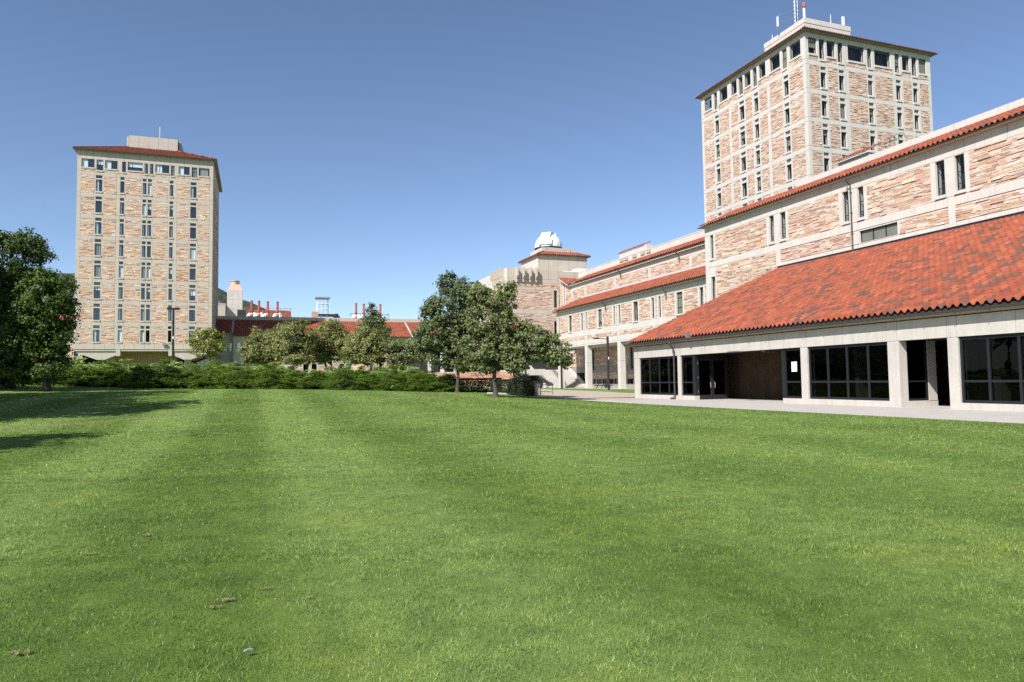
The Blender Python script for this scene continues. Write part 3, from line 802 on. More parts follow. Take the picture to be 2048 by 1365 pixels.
# cantilevered underside
mb = MB(); mb.box(lx0+.1, lx1-.1, ly0+.1, ly1-.1, 7.6, 7.9); mb.build('soffit', M['conc_tan'], TLt)
for sgn in (0, 1):
    def mx_(x): return x if sgn == 0 else (lx0+lx1)-x
    poly = [(-28.7, 7.6), (-28.7, 7.3), (-25.6, 6.1), (-24.4, 6.1), (-22.7, 6.9), (-22.7, 7.6)]
    pts = [(mx_(x), z) for x, z in poly]
    mb = MB(); mb.prism(pts, 'y', 138.3, 139.3); mb.prism([(mx_(-22.65), 7.88), (mx_(-22.65), 6.75), (mx_(-22.0), 6.75), (mx_(-22.0), 7.88)], 'y', 138.02, 139.4)
    mb.build('bracket_beam', M['conc_tan'], TLt)
    for yy in (141.5, 147, 153): mb = MB(); mb.prism(pts, 'y', yy, yy+.8); mb.build('bracket_beam', M['conc_tan'], TLt)
    mb = MB(); xx = mx_(-25.0); mb.box(xx-.45, xx+.45, 141, 142, .5, 6.2); mb.build('column', M['conc_tan'], TLt)
    mb = MB(); mb.box(xx-.45, xx+.45, 153, 154, .5, 6.2); mb.build('column', M['conc_tan'], TLt)
mb = MB(); mb.box(-23, -13.4, 142, 156, .8, 7.6); mb.build('core_wall', M['tanpanel'], TLt)
for i in range(24):
    link('wall_board', unit_box(.36, .06, 6.6, M['tanpanel']), TLt, (-22.98+i*.4, 141.93, 1.0))
for xx in (-20.4, -14.9):
    mb = MB(); mb.box(xx, xx+1.2, 141.82, 141.9, .9, 4.0); mb.build('door', M['bronze'], TLt)
t = thing('flood_light', 'small square flood light under the lowest floor band of the tan tower', 'light', (-15.0, 137.7, 9.0))
mb = MB(); mb.box(-15.35, -14.75, 137.6, 137.95, 8.6, 8.95); mb.build('lamp_head', M['steel'], t)
mb = MB(); mb.box(-15.1, -15.0, 137.9, 138.05, 8.2, 8.7); mb.build('bracket', M['steel'], t)

# ================================================================== UPPER HALL (long building behind the entrance hall)
MH = thing('upper_hall', 'long sandstone upper hall with paired slit windows above the red roof', 'building', (48, 33, 0), 'campus buildings')
FM = Facade(MH, -90, 43.4, M['conc'], 31, sh=(.09, .21), sl=(.25, .95), nstone=290)
Y0m, Y1m = 4.0, 60.6
mb = MB(); mb.box(44.35, 60, Y0m+.2, Y1m-.3, .1, 16.7); mb.build('interior', M['dark'], MH)
mb = MB(); mb.box(43.45, 60, Y1m-.25, Y1m-.02, .0, 17.0); mb.build('end_wall', M['conc'], MH)
ZT = 16.0; ZW = 13.58
FM.panels(Y0m, Y1m, ZT, 17.0, 2.9, gap=.016)
wins = [(59.16, 59.74)]
pairs = [(50.34, 50.95, 48.87, 49.55), (41.90, 42.51, 40.47, 41.04), (33.75, 34.43, 32.34, 33.02), (25.2, 25.9, 23.7, 24.4), (16.7, 17.4, 15.2, 15.9), (8.2, 8.9, 6.7, 7.4)]
cur = Y1m
FM.panel(60.0, 60.6, 11.7, ZT); FM.panel(60.0, 60.6, 4.0, 11.7)
FM.window(59.18, 59.74, ZW, ZT-.03, sur=(58.85, 60.0, 13.34, ZT), sill=.2, trans=(.75,), blind=('blind_grey', 1.0, 0, 1))
cur = 58.85
for i, (a0, a1, b0, b1) in enumerate(pairs):
    L = a1+.38; Rr = b0-.33
    FM.stone(L, cur, 13.32, ZT)
    FM.window(a0, a1, ZW, ZT-.03, sur=(a0-.05, L, 13.34, ZT), sill=.2, mull=(), trans=(.22, .78), fr=.045)
    FM.window(b0, b1, ZW, ZT-.03, sur=(Rr, b1+.05, 13.34, ZT), sill=.2, trans=(.22, .55), fr=.045)
    FM.panel(b1+.05, a0-.05, 13.34, ZT)
    cur = Rr
FM.stone(Y0m, cur, 13.32, ZT)
# lower bands
FM.panels(50.2, 60.0, 12.70, 13.32, 2.6)
FM.stone(49.65+.55, 58.85, 8.0, 12.70)
FM.window(59.06, 59.74, 9.1, 11.72, sur=(58.85, 60.0, 8.9, 12.0), sill=.2, trans=(.8,))
FM.panel(58.85, 60.0, 12.0, 12.7)
FM.stone(50.2, 60.0, 4.0, 8.0)
edge = 50.2
for i, (a0, a1, b0, b1) in enumerate(pairs):
    p1, p0 = a0-.12, b1+.08                      # pier below each window pair
    if i > 0:
        FM.panels(p1, edge, 12.70, 13.32, 2.6)
        if i == 1:
            FM.stone(41.86, edge, 11.62, 12.66)
            FM.panel(41.04, 41.86, 11.62, 12.66)
            FM.window(37.6, 41.0, 11.67, 12.58, sur=(37.42, 41.04, 11.62, 12.66), mull=(.333, .667), fr=.07, blind=('blind_grey', 1.0, 0, 1), rec=.18)
        elif i == 2: FM.stone(p1, 37.42, 11.62, 12.66)
        else: FM.stone(p1, edge, 11.62, 12.66)
        FM.panels(p1, edge, 11.27, 11.60, 2.2)
    if i != 1: FM.panel(p0, p1, 11.27, 13.34)
    else: FM.panel(p0, p1, 12.68, 13.34); FM.panel(p0, p1, 11.27, 11.60)
    edge = p0
FM.panels(Y0m, edge, 12.70, 13.32, 2.6); FM.stone(Y0m, edge, 11.62, 12.66); FM.panels(Y0m, edge, 11.27, 11.60, 2.2)
FM.panels(Y0m, 50.2, 4.2, 11.27, 4, bk=True)
FM.finish()
mb = MB(); mb.box(43.36, 43.46, Y0m, 50.05, 10.7, 11.26); mb.box(43.30, 43.47, Y0m, 50.05, 11.26, 11.285); mb.build('flashing', M['bronze'], MH)
# things seen inside the windows
t = thing('blue_bin', 'bright blue crate seen behind the lower right slit window of the middle pair', 'crate', (43.9, 40.75, 13.62))
mb = MB(); mb.box(43.82, 44.1, 40.52, 41.0, 13.66, 14.15); mb.build('crate_body', M['blue'], t)
mb = MB(); mb.box(43.8, 44.12, 40.5, 41.02, 14.1, 14.18); mb.build('rim', M['blue'], t)
# roof
SL = .44
mb = MB(); mb.add([(43.0, Y0m-.5, 17.02), (43.0, Y1m+.35, 17.02), (47.6, Y1m+.35, 19.05), (47.6, Y0m-.5, 19.05), (43.0, Y0m-.5, 16.92), (43.0, Y1m+.35, 16.92), (43.6, Y1m+.35, 16.9), (43.6, Y0m-.5, 16.9), (47.6, Y1m+.35, 18.5), (47.6, Y0m-.5, 18.5)],
  [[0, 1, 2, 3], [0, 4, 5, 1], [4, 7, 6, 5], [1, 5, 6, 8], [1, 8, 2, 1]])
mb.build('roof', M['conc'], MH)
tile_roof(MH, (42.96, Y1m+.3, 17.05), (0, -1), (1, 0), Y1m-Y0m+.8, 4.55, SL, 120, 8, seed=9)
gutter_x(MH, 42.98, Y0m-.5, Y1m+.45, 16.88)
mb = MB(); mb.box(47.5, 47.6, Y0m, Y1m+.2, 18.95, 19.14); mb.build('metal_flashing', M['steel'], MH)
for i in range(15):
    a = Y0m+(Y1m-8.5-Y0m)*i/15; c = Y0m+(Y1m-8.5-Y0m)*(i+1)/15
    link('parapet_panel', unit_box(.3, c-a-.02, .62, M['conc']), MH, (47.6, a+.01, 19.1))
# downspouts
def downspout(root, x, y, ztop, zbot, out=.55, mt='gutter'):
    mb = MB(); mb.tube([(x-out, y, ztop), (x-out, y, ztop-.25), (x-.10, y, ztop-.62), (x-.10, y, ztop-.8), (x-.10, y, zbot)], .055, 8)
    o = mb.build('downspout', M[mt], root)
    mb = MB()
    z = ztop-1.2
    while z > zbot+.3: mb.box(x-.17, x+.0, y-.07, y+.07, z, z+.05); z -= 1.6
    if mb.V: mb.build('strap', M[mt], o).location = (0, 0, 0)
downspout(MH, 43.4, 41.6, 16.9, 11.1)
# small tiled roof hatch and ladder cage on the upper hall roof
t = thing('roof_hatch', 'small concrete roof house with its own tile lid beyond the parapet', 'roof house', (54, 50, 18.5))
mb = MB(); mb.box(53, 56, 48.6, 52.2, 18.5, 22.3); mb.build('hatch_wall', M['conc'], t)
tile_roof(t, (52.7, 52.4, 22.2), (0, -1), (1, 0), 3.7, 2.0, .44, 0, 6, seed=2)
mb = MB(); mb.box(52.75, 56, 48.5, 52.3, 22.05, 22.15); mb.build('lid', M['conc'], t)
t = thing('ladder_cage', 'thin metal ladder hoops standing on the upper hall roof', 'ladder', (53, 46.2, 18.5))
mb = MB()
for yy in (45.4, 45.8, 46.3, 46.8): mb.tube([(53, yy, 18.6), (53, yy, 22.6), (53.2, yy, 22.85), (53.6, yy, 22.85), (53.8, yy, 22.5)], .02, 5)
for zz in (21.6, 22.3): mb.tube([(53, 45.3, zz), (53, 46.9, zz)], .025, 5)
mb.build('hoop', M['frame'], t)

# ================================================================== ENTRANCE HALL (low tiled wing)
EH = thing('entrance_hall', 'low entrance hall with wide red tile roof and dark glazing', 'building', (36, 29, 0), 'campus buildings')
XW = 28.75; F0, F1 = 8.0, 50.07
FE = Facade(EH, -90, XW, M['conc_eh'], 41)
joints = [50.07, 49.5, 46.8, 44.0, 43.47, 40.48, 37.31, 34.13, 31.57, 31.1, 28.51, 25.8, 25.2, 22.63, 22.16, 19.61, 17.0, 14.4, 11.8, 8.0]
for a, b_ in zip(joints[1:], joints[:-1]): FE.panel(a, b_, 3.17, 4.10, gap=.010, deep=.35)
piers = [(49.25, 50.07), (43.47, 43.86), (31.07, 31.58), (25.14, 25.78), (22.13, 22.63), (13.5, 14.0)]
for a, b_ in piers:
    FE.panel(a, b_, .0, 3.17, gap=.004, bk=False, deep=.5, name='pier')
def plinth(a, b_): FE.panels(a, b_, 0, .31, 3.0, gap=.006, bk=False, deep=.4)
for a, b_ in ((43.86, 49.25), (41.8, 43.47), (31.58, 33.1), (25.78, 31.07), (14.0, 22.13), (8, 13.5)): plinth(a, b_)
def glazing(c0, c1, cuts, paper=False):
    q = list(sorted([c0, c1]+cuts)); ox = c1
    o = thing('x', 'x', 'x', FE.P(ox, 0, .31)); del o['label']; del o['category']; o.name = 'window_wall'; o.parent = EH; o.location = o.location-EH.location
    mb = MB(); f = .055
    def bx(a, b_, d0, d1, z0, z1): mb.box(XW+d0, XW+d1, a, b_, z0, z1)
    for c in q:
        a, b_ = c-f, c+f
        if c == q[0]: a, b_ = c, c+2*f
        if c == q[-1]: a, b_ = c-2*f, c
        bx(a, b_, .10, .24, .31, 3.17)
    bx(c0+2*f, c1-2*f, .11, .235, .31, .43); bx(c0+2*f, c1-2*f, .11, .235, 3.03, 3.17); bx(c0+2*f, c1-2*f, .112, .23, 1.19, 1.29)
    mb.build('frame', M['frame'], o)
    for a, b_ in zip(q[:-1], q[1:]):
        for z0, z1 in ((.40, 1.21), (1.27, 3.06)):
            link('pane', unit_box(.012, b_-a-.06, z1-z0, M['glass_dark']), o, (XW+.165, a+.03, z0))
    return o
glazing(43.86, 49.25, [45.2, 46.5, 47.85]); glazing(42.05, 43.47, []); glazing(31.58, 33.0, [])
glazing(25.78, 31.07, [29.71, 28.4, 27.06]); glazing(14.0, 22.13, [20.88, 19.6, 18.3, 17.0, 15.6]); glazing(8, 13.5, [9.3, 10.7, 12.1])
mb = MB(); mb.box(XW+.08, XW+.28, 41.8, 42.05, 0.31, 3.17); mb.build('jamb', M['frame'], EH)
mb = MB(); mb.box(XW+.08, XW+.28, 32.98, 33.2, .05, 3.17); mb.build('jamb', M['frame'], EH)
tag(link('paper_notice', unit_box(.01, .42, .56, M['paper']), None, (XW+.142, 32.05, 1.83)), 'blank white paper notice taped inside the glass beside the entrance', 'notice')
# doors in the recess, facing the camera
dr = thing('double_door', 'x', 'x', (29.2, 41.9, 0)); del dr['label']; del dr['category']; dr.parent = EH; dr.location = dr.location-EH.location
for k in range(2):
    xa = 29.05+k*1.22
    mb = MB(); mb.box(xa, xa+.12, 41.85, 41.93, .04, 2.9); mb.box(xa+1.06, xa+1.18, 41.85, 41.93, .04, 2.9)
    mb.box(xa+.12, xa+1.06, 41.85, 41.93, .04, .35); mb.box(xa+.12, xa+1.06, 41.85, 41.93, 2.75, 2.9)
    mb.box(xa+.4, xa+.9, 41.835, 41.85, .12, .2)
    d_ = mb.build('door_leaf', M['black'], dr)
    xh = xa+1.02 if k == 0 else xa+.16
    mb = MB(); mb.tube([(xh, 41.84, .85), (xh, 41.78, .88), (xh, 41.78, 1.2), (xh, 41.84, 1.23)], .018, 6); mb.build('handle', M['silver'], dr)
    link('door_pane', unit_box(.94, .01, 2.4, M['glass_dark']), dr, (xa+.12, 41.89, .35))
mb = MB(); mb.box(28.95, 31.6, 41.95, 42.02, 0.02, .04); mb.box(28.9, 29.04, 41.83, 41.97, 0, 3.17); mb.box(31.49, 31.62, 41.83, 41.97, 0, 3.17); mb.box(29.04, 31.49, 41.84, 41.96, 2.92, 3.17); mb.build('door_frame', M['frame'], EH)
mb = MB()
for z in (.5, 1.5, 2.5):
    mb = MB(); mb.box(29.0, 29.06, 41.80, 41.83, z, z+.16); mb.build('hinge', M['silver'], EH)
# recess walls and rooms
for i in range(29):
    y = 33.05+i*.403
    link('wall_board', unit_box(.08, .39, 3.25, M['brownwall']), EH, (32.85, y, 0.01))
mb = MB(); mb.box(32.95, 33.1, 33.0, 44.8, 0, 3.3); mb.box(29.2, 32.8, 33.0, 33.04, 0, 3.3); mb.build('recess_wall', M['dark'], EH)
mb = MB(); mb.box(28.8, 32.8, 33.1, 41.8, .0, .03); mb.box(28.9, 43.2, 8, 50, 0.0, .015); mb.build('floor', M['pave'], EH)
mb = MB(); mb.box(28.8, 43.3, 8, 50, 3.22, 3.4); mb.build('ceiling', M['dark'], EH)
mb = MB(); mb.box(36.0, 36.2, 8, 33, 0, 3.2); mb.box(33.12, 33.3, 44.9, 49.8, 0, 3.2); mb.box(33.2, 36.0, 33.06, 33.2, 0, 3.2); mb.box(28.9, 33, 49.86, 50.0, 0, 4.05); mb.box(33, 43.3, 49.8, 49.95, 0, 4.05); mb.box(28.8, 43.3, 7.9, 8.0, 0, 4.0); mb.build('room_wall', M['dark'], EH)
for (x, y) in ((30.6, 29.2), (31.0, 47.7), (31.0, 46.2), (30.6, 21.6), (30.8, 18)):
    mb = MB(); wv_ = .3 if x < 30.9 else .09; mb.box(x-wv_, x+wv_, y-wv_/2, y+wv_/2, 0.02, 3.2); mb.build('inner_column', M['conc_eh'], EH)
# second recess with glazed return
mb = MB(); mb.box(28.8, 31.15, 25.14, 25.3, 0, .31); mb.box(30.55, 31.1, 25.12, 25.32, .31, 3.2); mb.build('return_plinth', M['conc_eh'], EH)
mb = MB(); mb.box(28.95, 29.06, 25.15, 25.25, .31, 3.2); mb.box(30.45, 30.55, 25.15, 25.25, .31, 3.2); mb.box(29.06, 30.45, 25.15, 25.25, .31, .42); mb.box(29.06, 30.45, 25.15, 25.25, 1.2, 1.27); mb.build('return_frame', M['frame'], EH)
link('return_pane', unit_box(1.39, .012, 2.8, M['glass_dark']), EH, (29.06, 25.2, .4))
mb = MB(); mb.box(34.0, 34.2, 22.3, 27, 0, 3.3); mb.box(28.9, 34.0, 22.2, 22.3, 0, 3.3); mb.build('recess_back', M['dark'], EH)
# eaves
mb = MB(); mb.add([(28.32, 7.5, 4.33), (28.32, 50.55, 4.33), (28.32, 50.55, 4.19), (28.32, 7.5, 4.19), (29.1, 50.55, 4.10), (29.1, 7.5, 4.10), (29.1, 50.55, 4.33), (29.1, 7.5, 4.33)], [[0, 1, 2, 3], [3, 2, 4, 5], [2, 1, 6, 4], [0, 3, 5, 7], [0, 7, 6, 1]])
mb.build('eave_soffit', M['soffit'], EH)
SE = (10.98-4.42)/(43.4-28.32)
poly_mesh('roof', [(28.36, 7.5, 4.41), (28.36, 50.1, 4.41), (43.4, 50.1, 10.95), (43.4, 7.5, 10.95)], M['dark'], EH, .10)  # near-black deck paints the shade in gaps under the tiles
tile_roof(EH, (28.30, 50.15, 4.43), (0, -1), (1, 0), 42.8, 15.1, SE, 300, 9, seed=14, shade=1.0)
gutter_x(EH, 28.33, 7.4, 50.75, 4.21)
mb = MB()
for i in range(28):
    y = 8.2+i*1.52; mb.tube([(28.22, y, 4.20), (28.33, y, 4.16), (28.4, y, 4.20)], .012, 4)
    mb.tube([(28.18, y+.3, 4.35), (28.44, y+.25, 4.55)], .013, 4)
mb.build('gutter_strap', M['gutter'], EH, kind='stuff')
mb = MB(); mb.tube([(28.24, 44.05, 4.22), (28.25, 44.05, 4.02), (28.55, 44.1, 3.75), (28.62, 44.1, 3.5), (28.62, 44.1, .35), (28.50, 44.1, .12), (28.4, 44.1, .06)], .06, 8); mb.build('downspout', M['bronze'], EH)
mb = MB(); mb.tube([(28.42, 44.1, .0), (28.42, 44.1, .16)], [.16, .16], 10); mb.build('drain_shoe', M['bronze'], EH)
mb = MB(); mb.box(28.12, 28.42, 41.5, 41.8, 4.32, 4.75); mb.build('vent_box', M['steel'], EH)
mb = MB(); mb.box(XW-.9, XW-.5, 36.0, 36.9, 3.12, 3.18); mb.box(30.0, 30.9, 36.0, 36.3, 3.1, 3.2); mb.build('ceiling_light', M['steel'], EH)

# ================================================================== COLONNADE WING
CW = thing('colonnade_wing', 'sandstone wing carried on white columns with two stepped tile roofs', 'building', (49, 80, 0), 'campus buildings')
FC = Facade(CW, -90, 44.3, M['conc'], 51, sh=(.10, .21), sl=(.28, .95), nstone=0)
mb = MB(); mb.box(45.3, 62, 61, 100.4, 6.7, 12); mb.box(49.5, 62, 61, 104, 12.0, 17); mb.build('interior', M['dark'], CW)
W0, W1 = 60.7, 100.9
FC.panels(W0, W1, 11.18, 12.05, 2.7)
wl = [(99.63, 100.17), (95.25, 96.38), (91.5, 92.17), (90.05, 90.57), (85.56, 86.77), (81.81, 82.31), (80.38, 80.94), (75.94, 77.12), (72.17, 72.74), (70.71, 71.22), (66.25, 67.5), (62.4, 63.1)]
rs = random.Random(3); cur = W1
for i, (a, b_) in enumerate(wl):
    wide = b_-a > .9
    sB = b_+.3; sA = a-.28
    nxt = wl[i+1][1] if i+1 < len(wl) else None
    if sB > cur: sB = cur
    if nxt is not None and nxt+.3 > sA: sA = (a+nxt)/2
    if cur-sB > .08: FC.stone(sB, cur, 8.6, 11.18)
    elif cur > sB: sB = cur
    FC.window(a, b_, 8.68, 11.12, sur=(sA, sB, 8.6, 11.18), sill=.0 if not wide else .16, mull=(), trans=(.75, .3) if wide else (.78, .33), blind=blind_pick(rs) if rs.random() < .7 else None, fr=.06)
    cur = sA
FC.stone(W0, cur, 8.6, 11.18)
FC.panels(W0, W1, 7.77, 8.6, 2.7)
cols = [(99.37, 100.92), (89.85, 91.4), (80.2, 81.75), (70.6, 72.15), (61.2, 62.6)]
cur = W1
for (a, b_) in cols:
    am_, bm2 = a+.35, b_-.35
    if cur-bm2 > .3: FC.stone(bm2, cur, 7.24, 7.77)
    FC.panel(am_, bm2, 7.24, 7.77)
    cur = am_
FC.stone(W0, cur, 7.24, 7.77)
FC.panels(W0, W1, 6.55, 7.24, 4.8)
FC.finish()
for (a, b_) in cols:
    mb = MB(); yc = (a+b_)/2
    mb.box(44.28, 45.05, yc-.37, yc+.37, .26, 3.9); mb.box(44.29, 45.04, yc-.36, yc+.36, 3.92, 6.53); mb.build('column', M['conc'], CW)
mb = MB(); mb.box(44.32, 52, 61, 100.8, 6.35, 6.54); mb.build('soffit', M['conc'], CW)
# ground storey set back
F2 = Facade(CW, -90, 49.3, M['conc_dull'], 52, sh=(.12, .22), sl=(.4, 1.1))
ds = [(100.9, 101.6), (98.1, 98.9), (88.3, 89.0), (86.2, 86.9), (77.6, 78.4), (68.6, 69.4)]
cur = 108.5
for a, b_ in ds:
    F2.stone(b_+.25, cur, 3.6, 6.35); F2.window(a, b_, 2.9, 6.2, sur=(a-.25, b_+.25, 2.6, 6.35), trans=(.8,), glass_='glass'); cur = a-.25
F2.stone(61.2, cur, 3.6, 6.35)
cur = 108.5
for a, b_ in ds: F2.panels(b_+.25, cur, 2.6, 3.6, 2.2); cur = a-.25
F2.panels(61.2, cur, 2.6, 3.6, 2.2)
F2.stone(61.2, 101.5, 1.65, 2.6)
y = 61.4
while y < 99: F2.window(y+.15, y+1.75, .85, 1.55, sur=(y, y+1.9, .75, 1.65), mull=(.5,), fr=.05, rec=.12); y += 1.9
F2.panels(61.2, 101, .25, .75, 3)
F2.finish()
mb = MB(); mb.box(50.2, 51, 61.2, 109, .2, 6.3); mb.build('room_wall', M['dark'], CW)
# lower roof
poly_mesh('roof', [(43.8, 60.8, 12.08), (43.8, 100.9, 12.08), (48.55, 100.9, 14.2), (48.55, 60.8, 14.2)], M['conc'], CW, .2)
tile_roof(CW, (43.72, 101.2, 12.15), (0, -1), (1, 0), 40.4, 4.9, .44, 0, 6, seed=19)
gutter_x(CW, 43.75, 60.8, 101.4, 11.98)
mb = MB(); mb.box(48.42, 48.55, 60.8, 101.0, 14.15, 14.36); mb.build('flashing', M['bronze'], CW)
# upper storey
FU = Facade(CW, -90, 48.6, M['conc'], 54, sh=(.10, .22), sl=(.3, 1.0))
mb = MB(); mb.box(49.3, 50, 60.8, 109, 12, 17); mb.build('core', M['dark'], CW)
FU.panels(W0, 104.4, 16.1, 17.05, 2.7); FU.panels(W0, 101.0, 14.30, 14.73, 2.7)
pl = [(70.45, 71.1), (79.8, 80.4), (89.3, 89.9), (98.9, 99.5), (103.8, 104.4)]; cur = W0
for a, b_ in pl: FU.stone(cur, a, 14.73, 16.1); FU.panel(a, b_, 14.73, 16.1); cur = b_
FU.stone(101.0, 104.4, 12, 14.73)
FU.stone(104.4, 106.6, 12.0, 17.0); FU.window(107.0, 107.5, 12.6, 17.9, sur=(106.6, 107.9, 12.0, 18.1), rec=.2); FU.stone(107.9, 109.2, 12.0, 18.2)
FU.finish()
poly_mesh('roof', [(48.2, 60.8, 17.0), (48.2, 104.6, 17.0), (51.5, 108.1, 18.55), (51.5, 60.8, 18.55)], M['conc'], CW, .2)
tile_roof(CW, (48.0, 104.6, 17.08), (0, -1), (1, 0), 43.9, 3.5, .44, 0, 6, seed=20)
tile_roof(CW, (48.0, 104.6, 17.08), (1, 0), (0, 1), 3.6, 3.5, .44, 0, 6, clip=lambda u, r_: u < r_+.2, seed=21)
poly_mesh('roof', [(48.0, 104.6, 17.0), (48.05, 104.6, 17.0), (51.5, 108.1, 18.52), (48.0, 108.1, 18.52)], M['conc'], CW, .12)
gutter_x(CW, 48.18, 60.8, 104.7, 16.95)
for i in range(9):
    a = 60.8+i*5.2; link('parapet_panel', unit_box(.3, 5.17 if i < 8 else 5.4, .95, M['conc']), CW, (51.5, a, 18.62))
    link('parapet_cap', unit_box(.36, 5.19 if i < 8 else 5.4, .12, M['conc']), CW, (51.47, a, 19.57))
mb = MB(); mb.box(51.52, 52.7, 85.6, 93.4, 19.69, 20.38)
mb.build('parapet', M['conc'], CW)
tile_roof(CW, (51.4, 93.5, 20.36), (0, -1), (1, 0), 7.6, 1.2, .44, 0, 5, seed=25)
mb = MB()
for yy in (84.3, 85.9, 88.2, 90.6, 92.0): mb.box(51.38, 51.47, yy, yy+1.1, 19.05, 19.45)
mb.build('vent_grille', M['mortar'], CW)
for yy, zt_, zb_ in ((69.4, 12.0, 11.0), (84.2, 12.0, 11.0)): downspout(CW, 44.3, yy, zt_, zb_-.4)
for yy in (80.6, 66): downspout(CW, 48.6, yy+7, 17.0, 15.7)

# stair at the end of the wing
st = thing('concrete_stair', 'pale concrete stair with black handrails at the far end of the colonnade', 'stair', (46, 104, .26))
for i in range(17):
    y = 101.7+i*.36; z = .26+(i+1)*.175
    link('step', unit_box(6.6, .39, .17, M['conc']), st, (42.65, y, z-.175))
mb = MB(); mb.prism([(101.8, .2), (107.9, 3.1), (107.9, .2), (107.0, .2)], 'x', 42.7, 49.2); mb.build('stair_body', M['conc'], st)
for xx in (42.3, 49.28):
    mb = MB(); mb.prism([(101.2, .25), (101.2, .8), (107.8, 4.0), (107.8, .25)], 'x', xx, xx+.3); mb.build('cheek_wall', M['conc'], st)
for xx in (42.45, 45.9, 49.4):
    base = .8 if xx != 45.9 else .3
    mb = MB(); mb.tube([(xx, 101.3, base+.85), (xx, 107.8, base+4.05)], .035, 6); mb.tube([(xx, 101.3, base+.45), (xx, 107.8, base+3.65)], .025, 6)
    for k in range(13):
        y = 101.3+k*.54; z = base+(y-101.3)*.492; mb.tube([(xx, y, z-.1), (xx, y, z+.87)], .022, 5)
    mb.build('handrail', M['black'], st)

# ================================================================== OBSERVATORY BLOCK
OB = thing('observatory_block', 'sandstone and concrete block with vertical fins carrying the white dome', 'building', (46, 120, 0), 'campus buildings')
FO = Facade(OB, 0, 109.3, M['conc_tan'], 61, sh=(.12, .24), sl=(.3, 1.0)); FOL = Facade(OB, -90, 39.2, M['conc'], 62, sh=(.12, .24), sl=(.5, 1.4)); FO.lim = (39.2, 60); FOL.lim = (109.3, 140)
mb = MB(); mb.box(39.9, 58, 110.1, 136, 3, 19.6); mb.build('interior', M['dark'], OB)
for F_, a0, a1, e in ((FO, 39.2, 48.55, .75), (FOL, 109.3, 136, .75)):
    F_.panels(a0, a1, 18.56, 20.3, 1.95); F_.panels(a0, a1, 17.85, 18.56, 1.95)
    p0, p1 = (a0, a0+e)
    for z0, z1 in ((12.0, 17.85), (6.5, 12.0), (3.2, 6.5)): F_.panel(p0, p1, z0, z1)
    wall_end = a1
    def strip(z0, z1):
        if F_ is FO: F_.stone(p1, 43.9, z0, z1); F_.panel(43.9, 44.35, z0, z1); F_.stone(44.35, a1, z0, z1)
        else: F_.stone(p1, 116, z0, z1); F_.panel(116, 116.6, z0, z1); F_.stone(116.6, a1, z0, z1)
    strip(17.1, 17.85); F_.panels(p1, a1, 16.75, 17.1, 4.6)
    if F_ is FO:
        F_.stone(p1, 47.3, 13.42, 16.75); F_.window(47.58, 48.22, 13.75, 16.68, sur=(47.3, 48.55, 13.42, 16.75), sill=.2, trans=(.8, .3), blind=('blind_grey', 1, 0, .6))
    else: F_.stone(p1, a1, 13.42, 16.75)
    F_.panels(p1, a1, 12.70, 13.42, 2.3); strip(11.95, 12.70); F_.panels(p1, a1, 11.62, 11.95, 4.6)
    if F_ is FO:
        F_.stone(p1, 47.3, 8.2, 11.62); F_.window(47.58, 48.22, 8.6, 11.5, sur=(47.3, 48.55, 8.2, 11.62), trans=(.8,), blind=('blind_grey', 1, 0, .6))
    else: F_.stone(p1, a1, 8.2, 11.62)
    F_.panels(p1, a1, 7.4, 8.2, 2.3)
    if F_ is FO:
        F_.panels(p1, a1, 6.6, 7.4, 2.3)
    else: F_.stone(p1, a1, 3.2, 7.4)
FO.finish(); FOL.finish()
FO2 = Facade(OB, 0, 113.5, M['conc_dull'], 63); FO2.stone(40, 52, 3.2, 7.2); FO2.finish()
for u in (40.6, 41.76, 42.95, 44.05):
    mb = MB(); mb.box(u+.08, u+.34, 108.45, 109.28, 18.9, 20.42); mb.prism([(109.28, 18.9), (108.45, 18.9), (108.9, 18.35), (108.9, 17.95), (109.28, 17.95)], 'x', u+.1, u+.32); mb.build('fin', M['conc_tan'], OB)
for v in (110.6, 112.2, 113.8, 115.4):
    mb = MB(); mb.box(38.35, 39.18, v+.08, v+.34, 18.9, 20.42); mb.box(38.7, 39.18, v+.1, v+.32, 17.9, 18.9); mb.build('fin', M['conc_tan'], OB)
for i, (a, b_) in enumerate(((48.6, 49.3), (49.32, 51.6), (51.62, 54.4))):
    link('concrete_panel', unit_box(b_-a, .4, 2.3, M['conc_tan']), OB, (a, 109.3+.02*(i+1), 17.75))
mb = MB(); mb.box(39.3, 58, 109.5, 136, 19.5, 19.7); mb.build('roof', M['mortar'], OB)
# roof room
tx0, tx1, ty0, ty1 = 46.9, 56.3, 114.0, 122.8
mb = MB(); mb.box(tx0+.1, tx1-.1, ty0+.1, ty1, 19.7, 23.6); mb.build('roof_room', M['mortar'], OB)
for i in range(5):
    a = tx0+(tx1-tx0)*i/5; link('concrete_panel', unit_box((tx1-tx0)/5-.04, .1, 3.95, M['conc_tan']), OB, (a+.02, ty0, 19.7))
for i in range(4):
    a = ty0+(ty1-ty0)*i/4; link('concrete_panel', unit_box(.1, (ty1-ty0)/4-.04, 3.95, M['conc']), OB, (tx0, a+.02, 19.7))
hip_roof(OB, tx0, tx1, ty0, ty1, 23.55, 1.5, .43, .42, 'FL', 6)
downspout(OB, tx0+.1, ty0+.06, 23.6, 19.8, .3)
px0, px1, py0, py1 = 48.2, 54.6, 115.5, 121.3
for (a, b_, c, d) in ((px0, px0+.9, py0, py0+.3), (px0+1.0, px1-.85, py0, py0+.3), (px1-.75, px1, py0, py0+.3)): link('parapet_panel', unit_box(b_-a, d-c, 1.05, M['conc_tan']), OB, (a, c, 24.25))
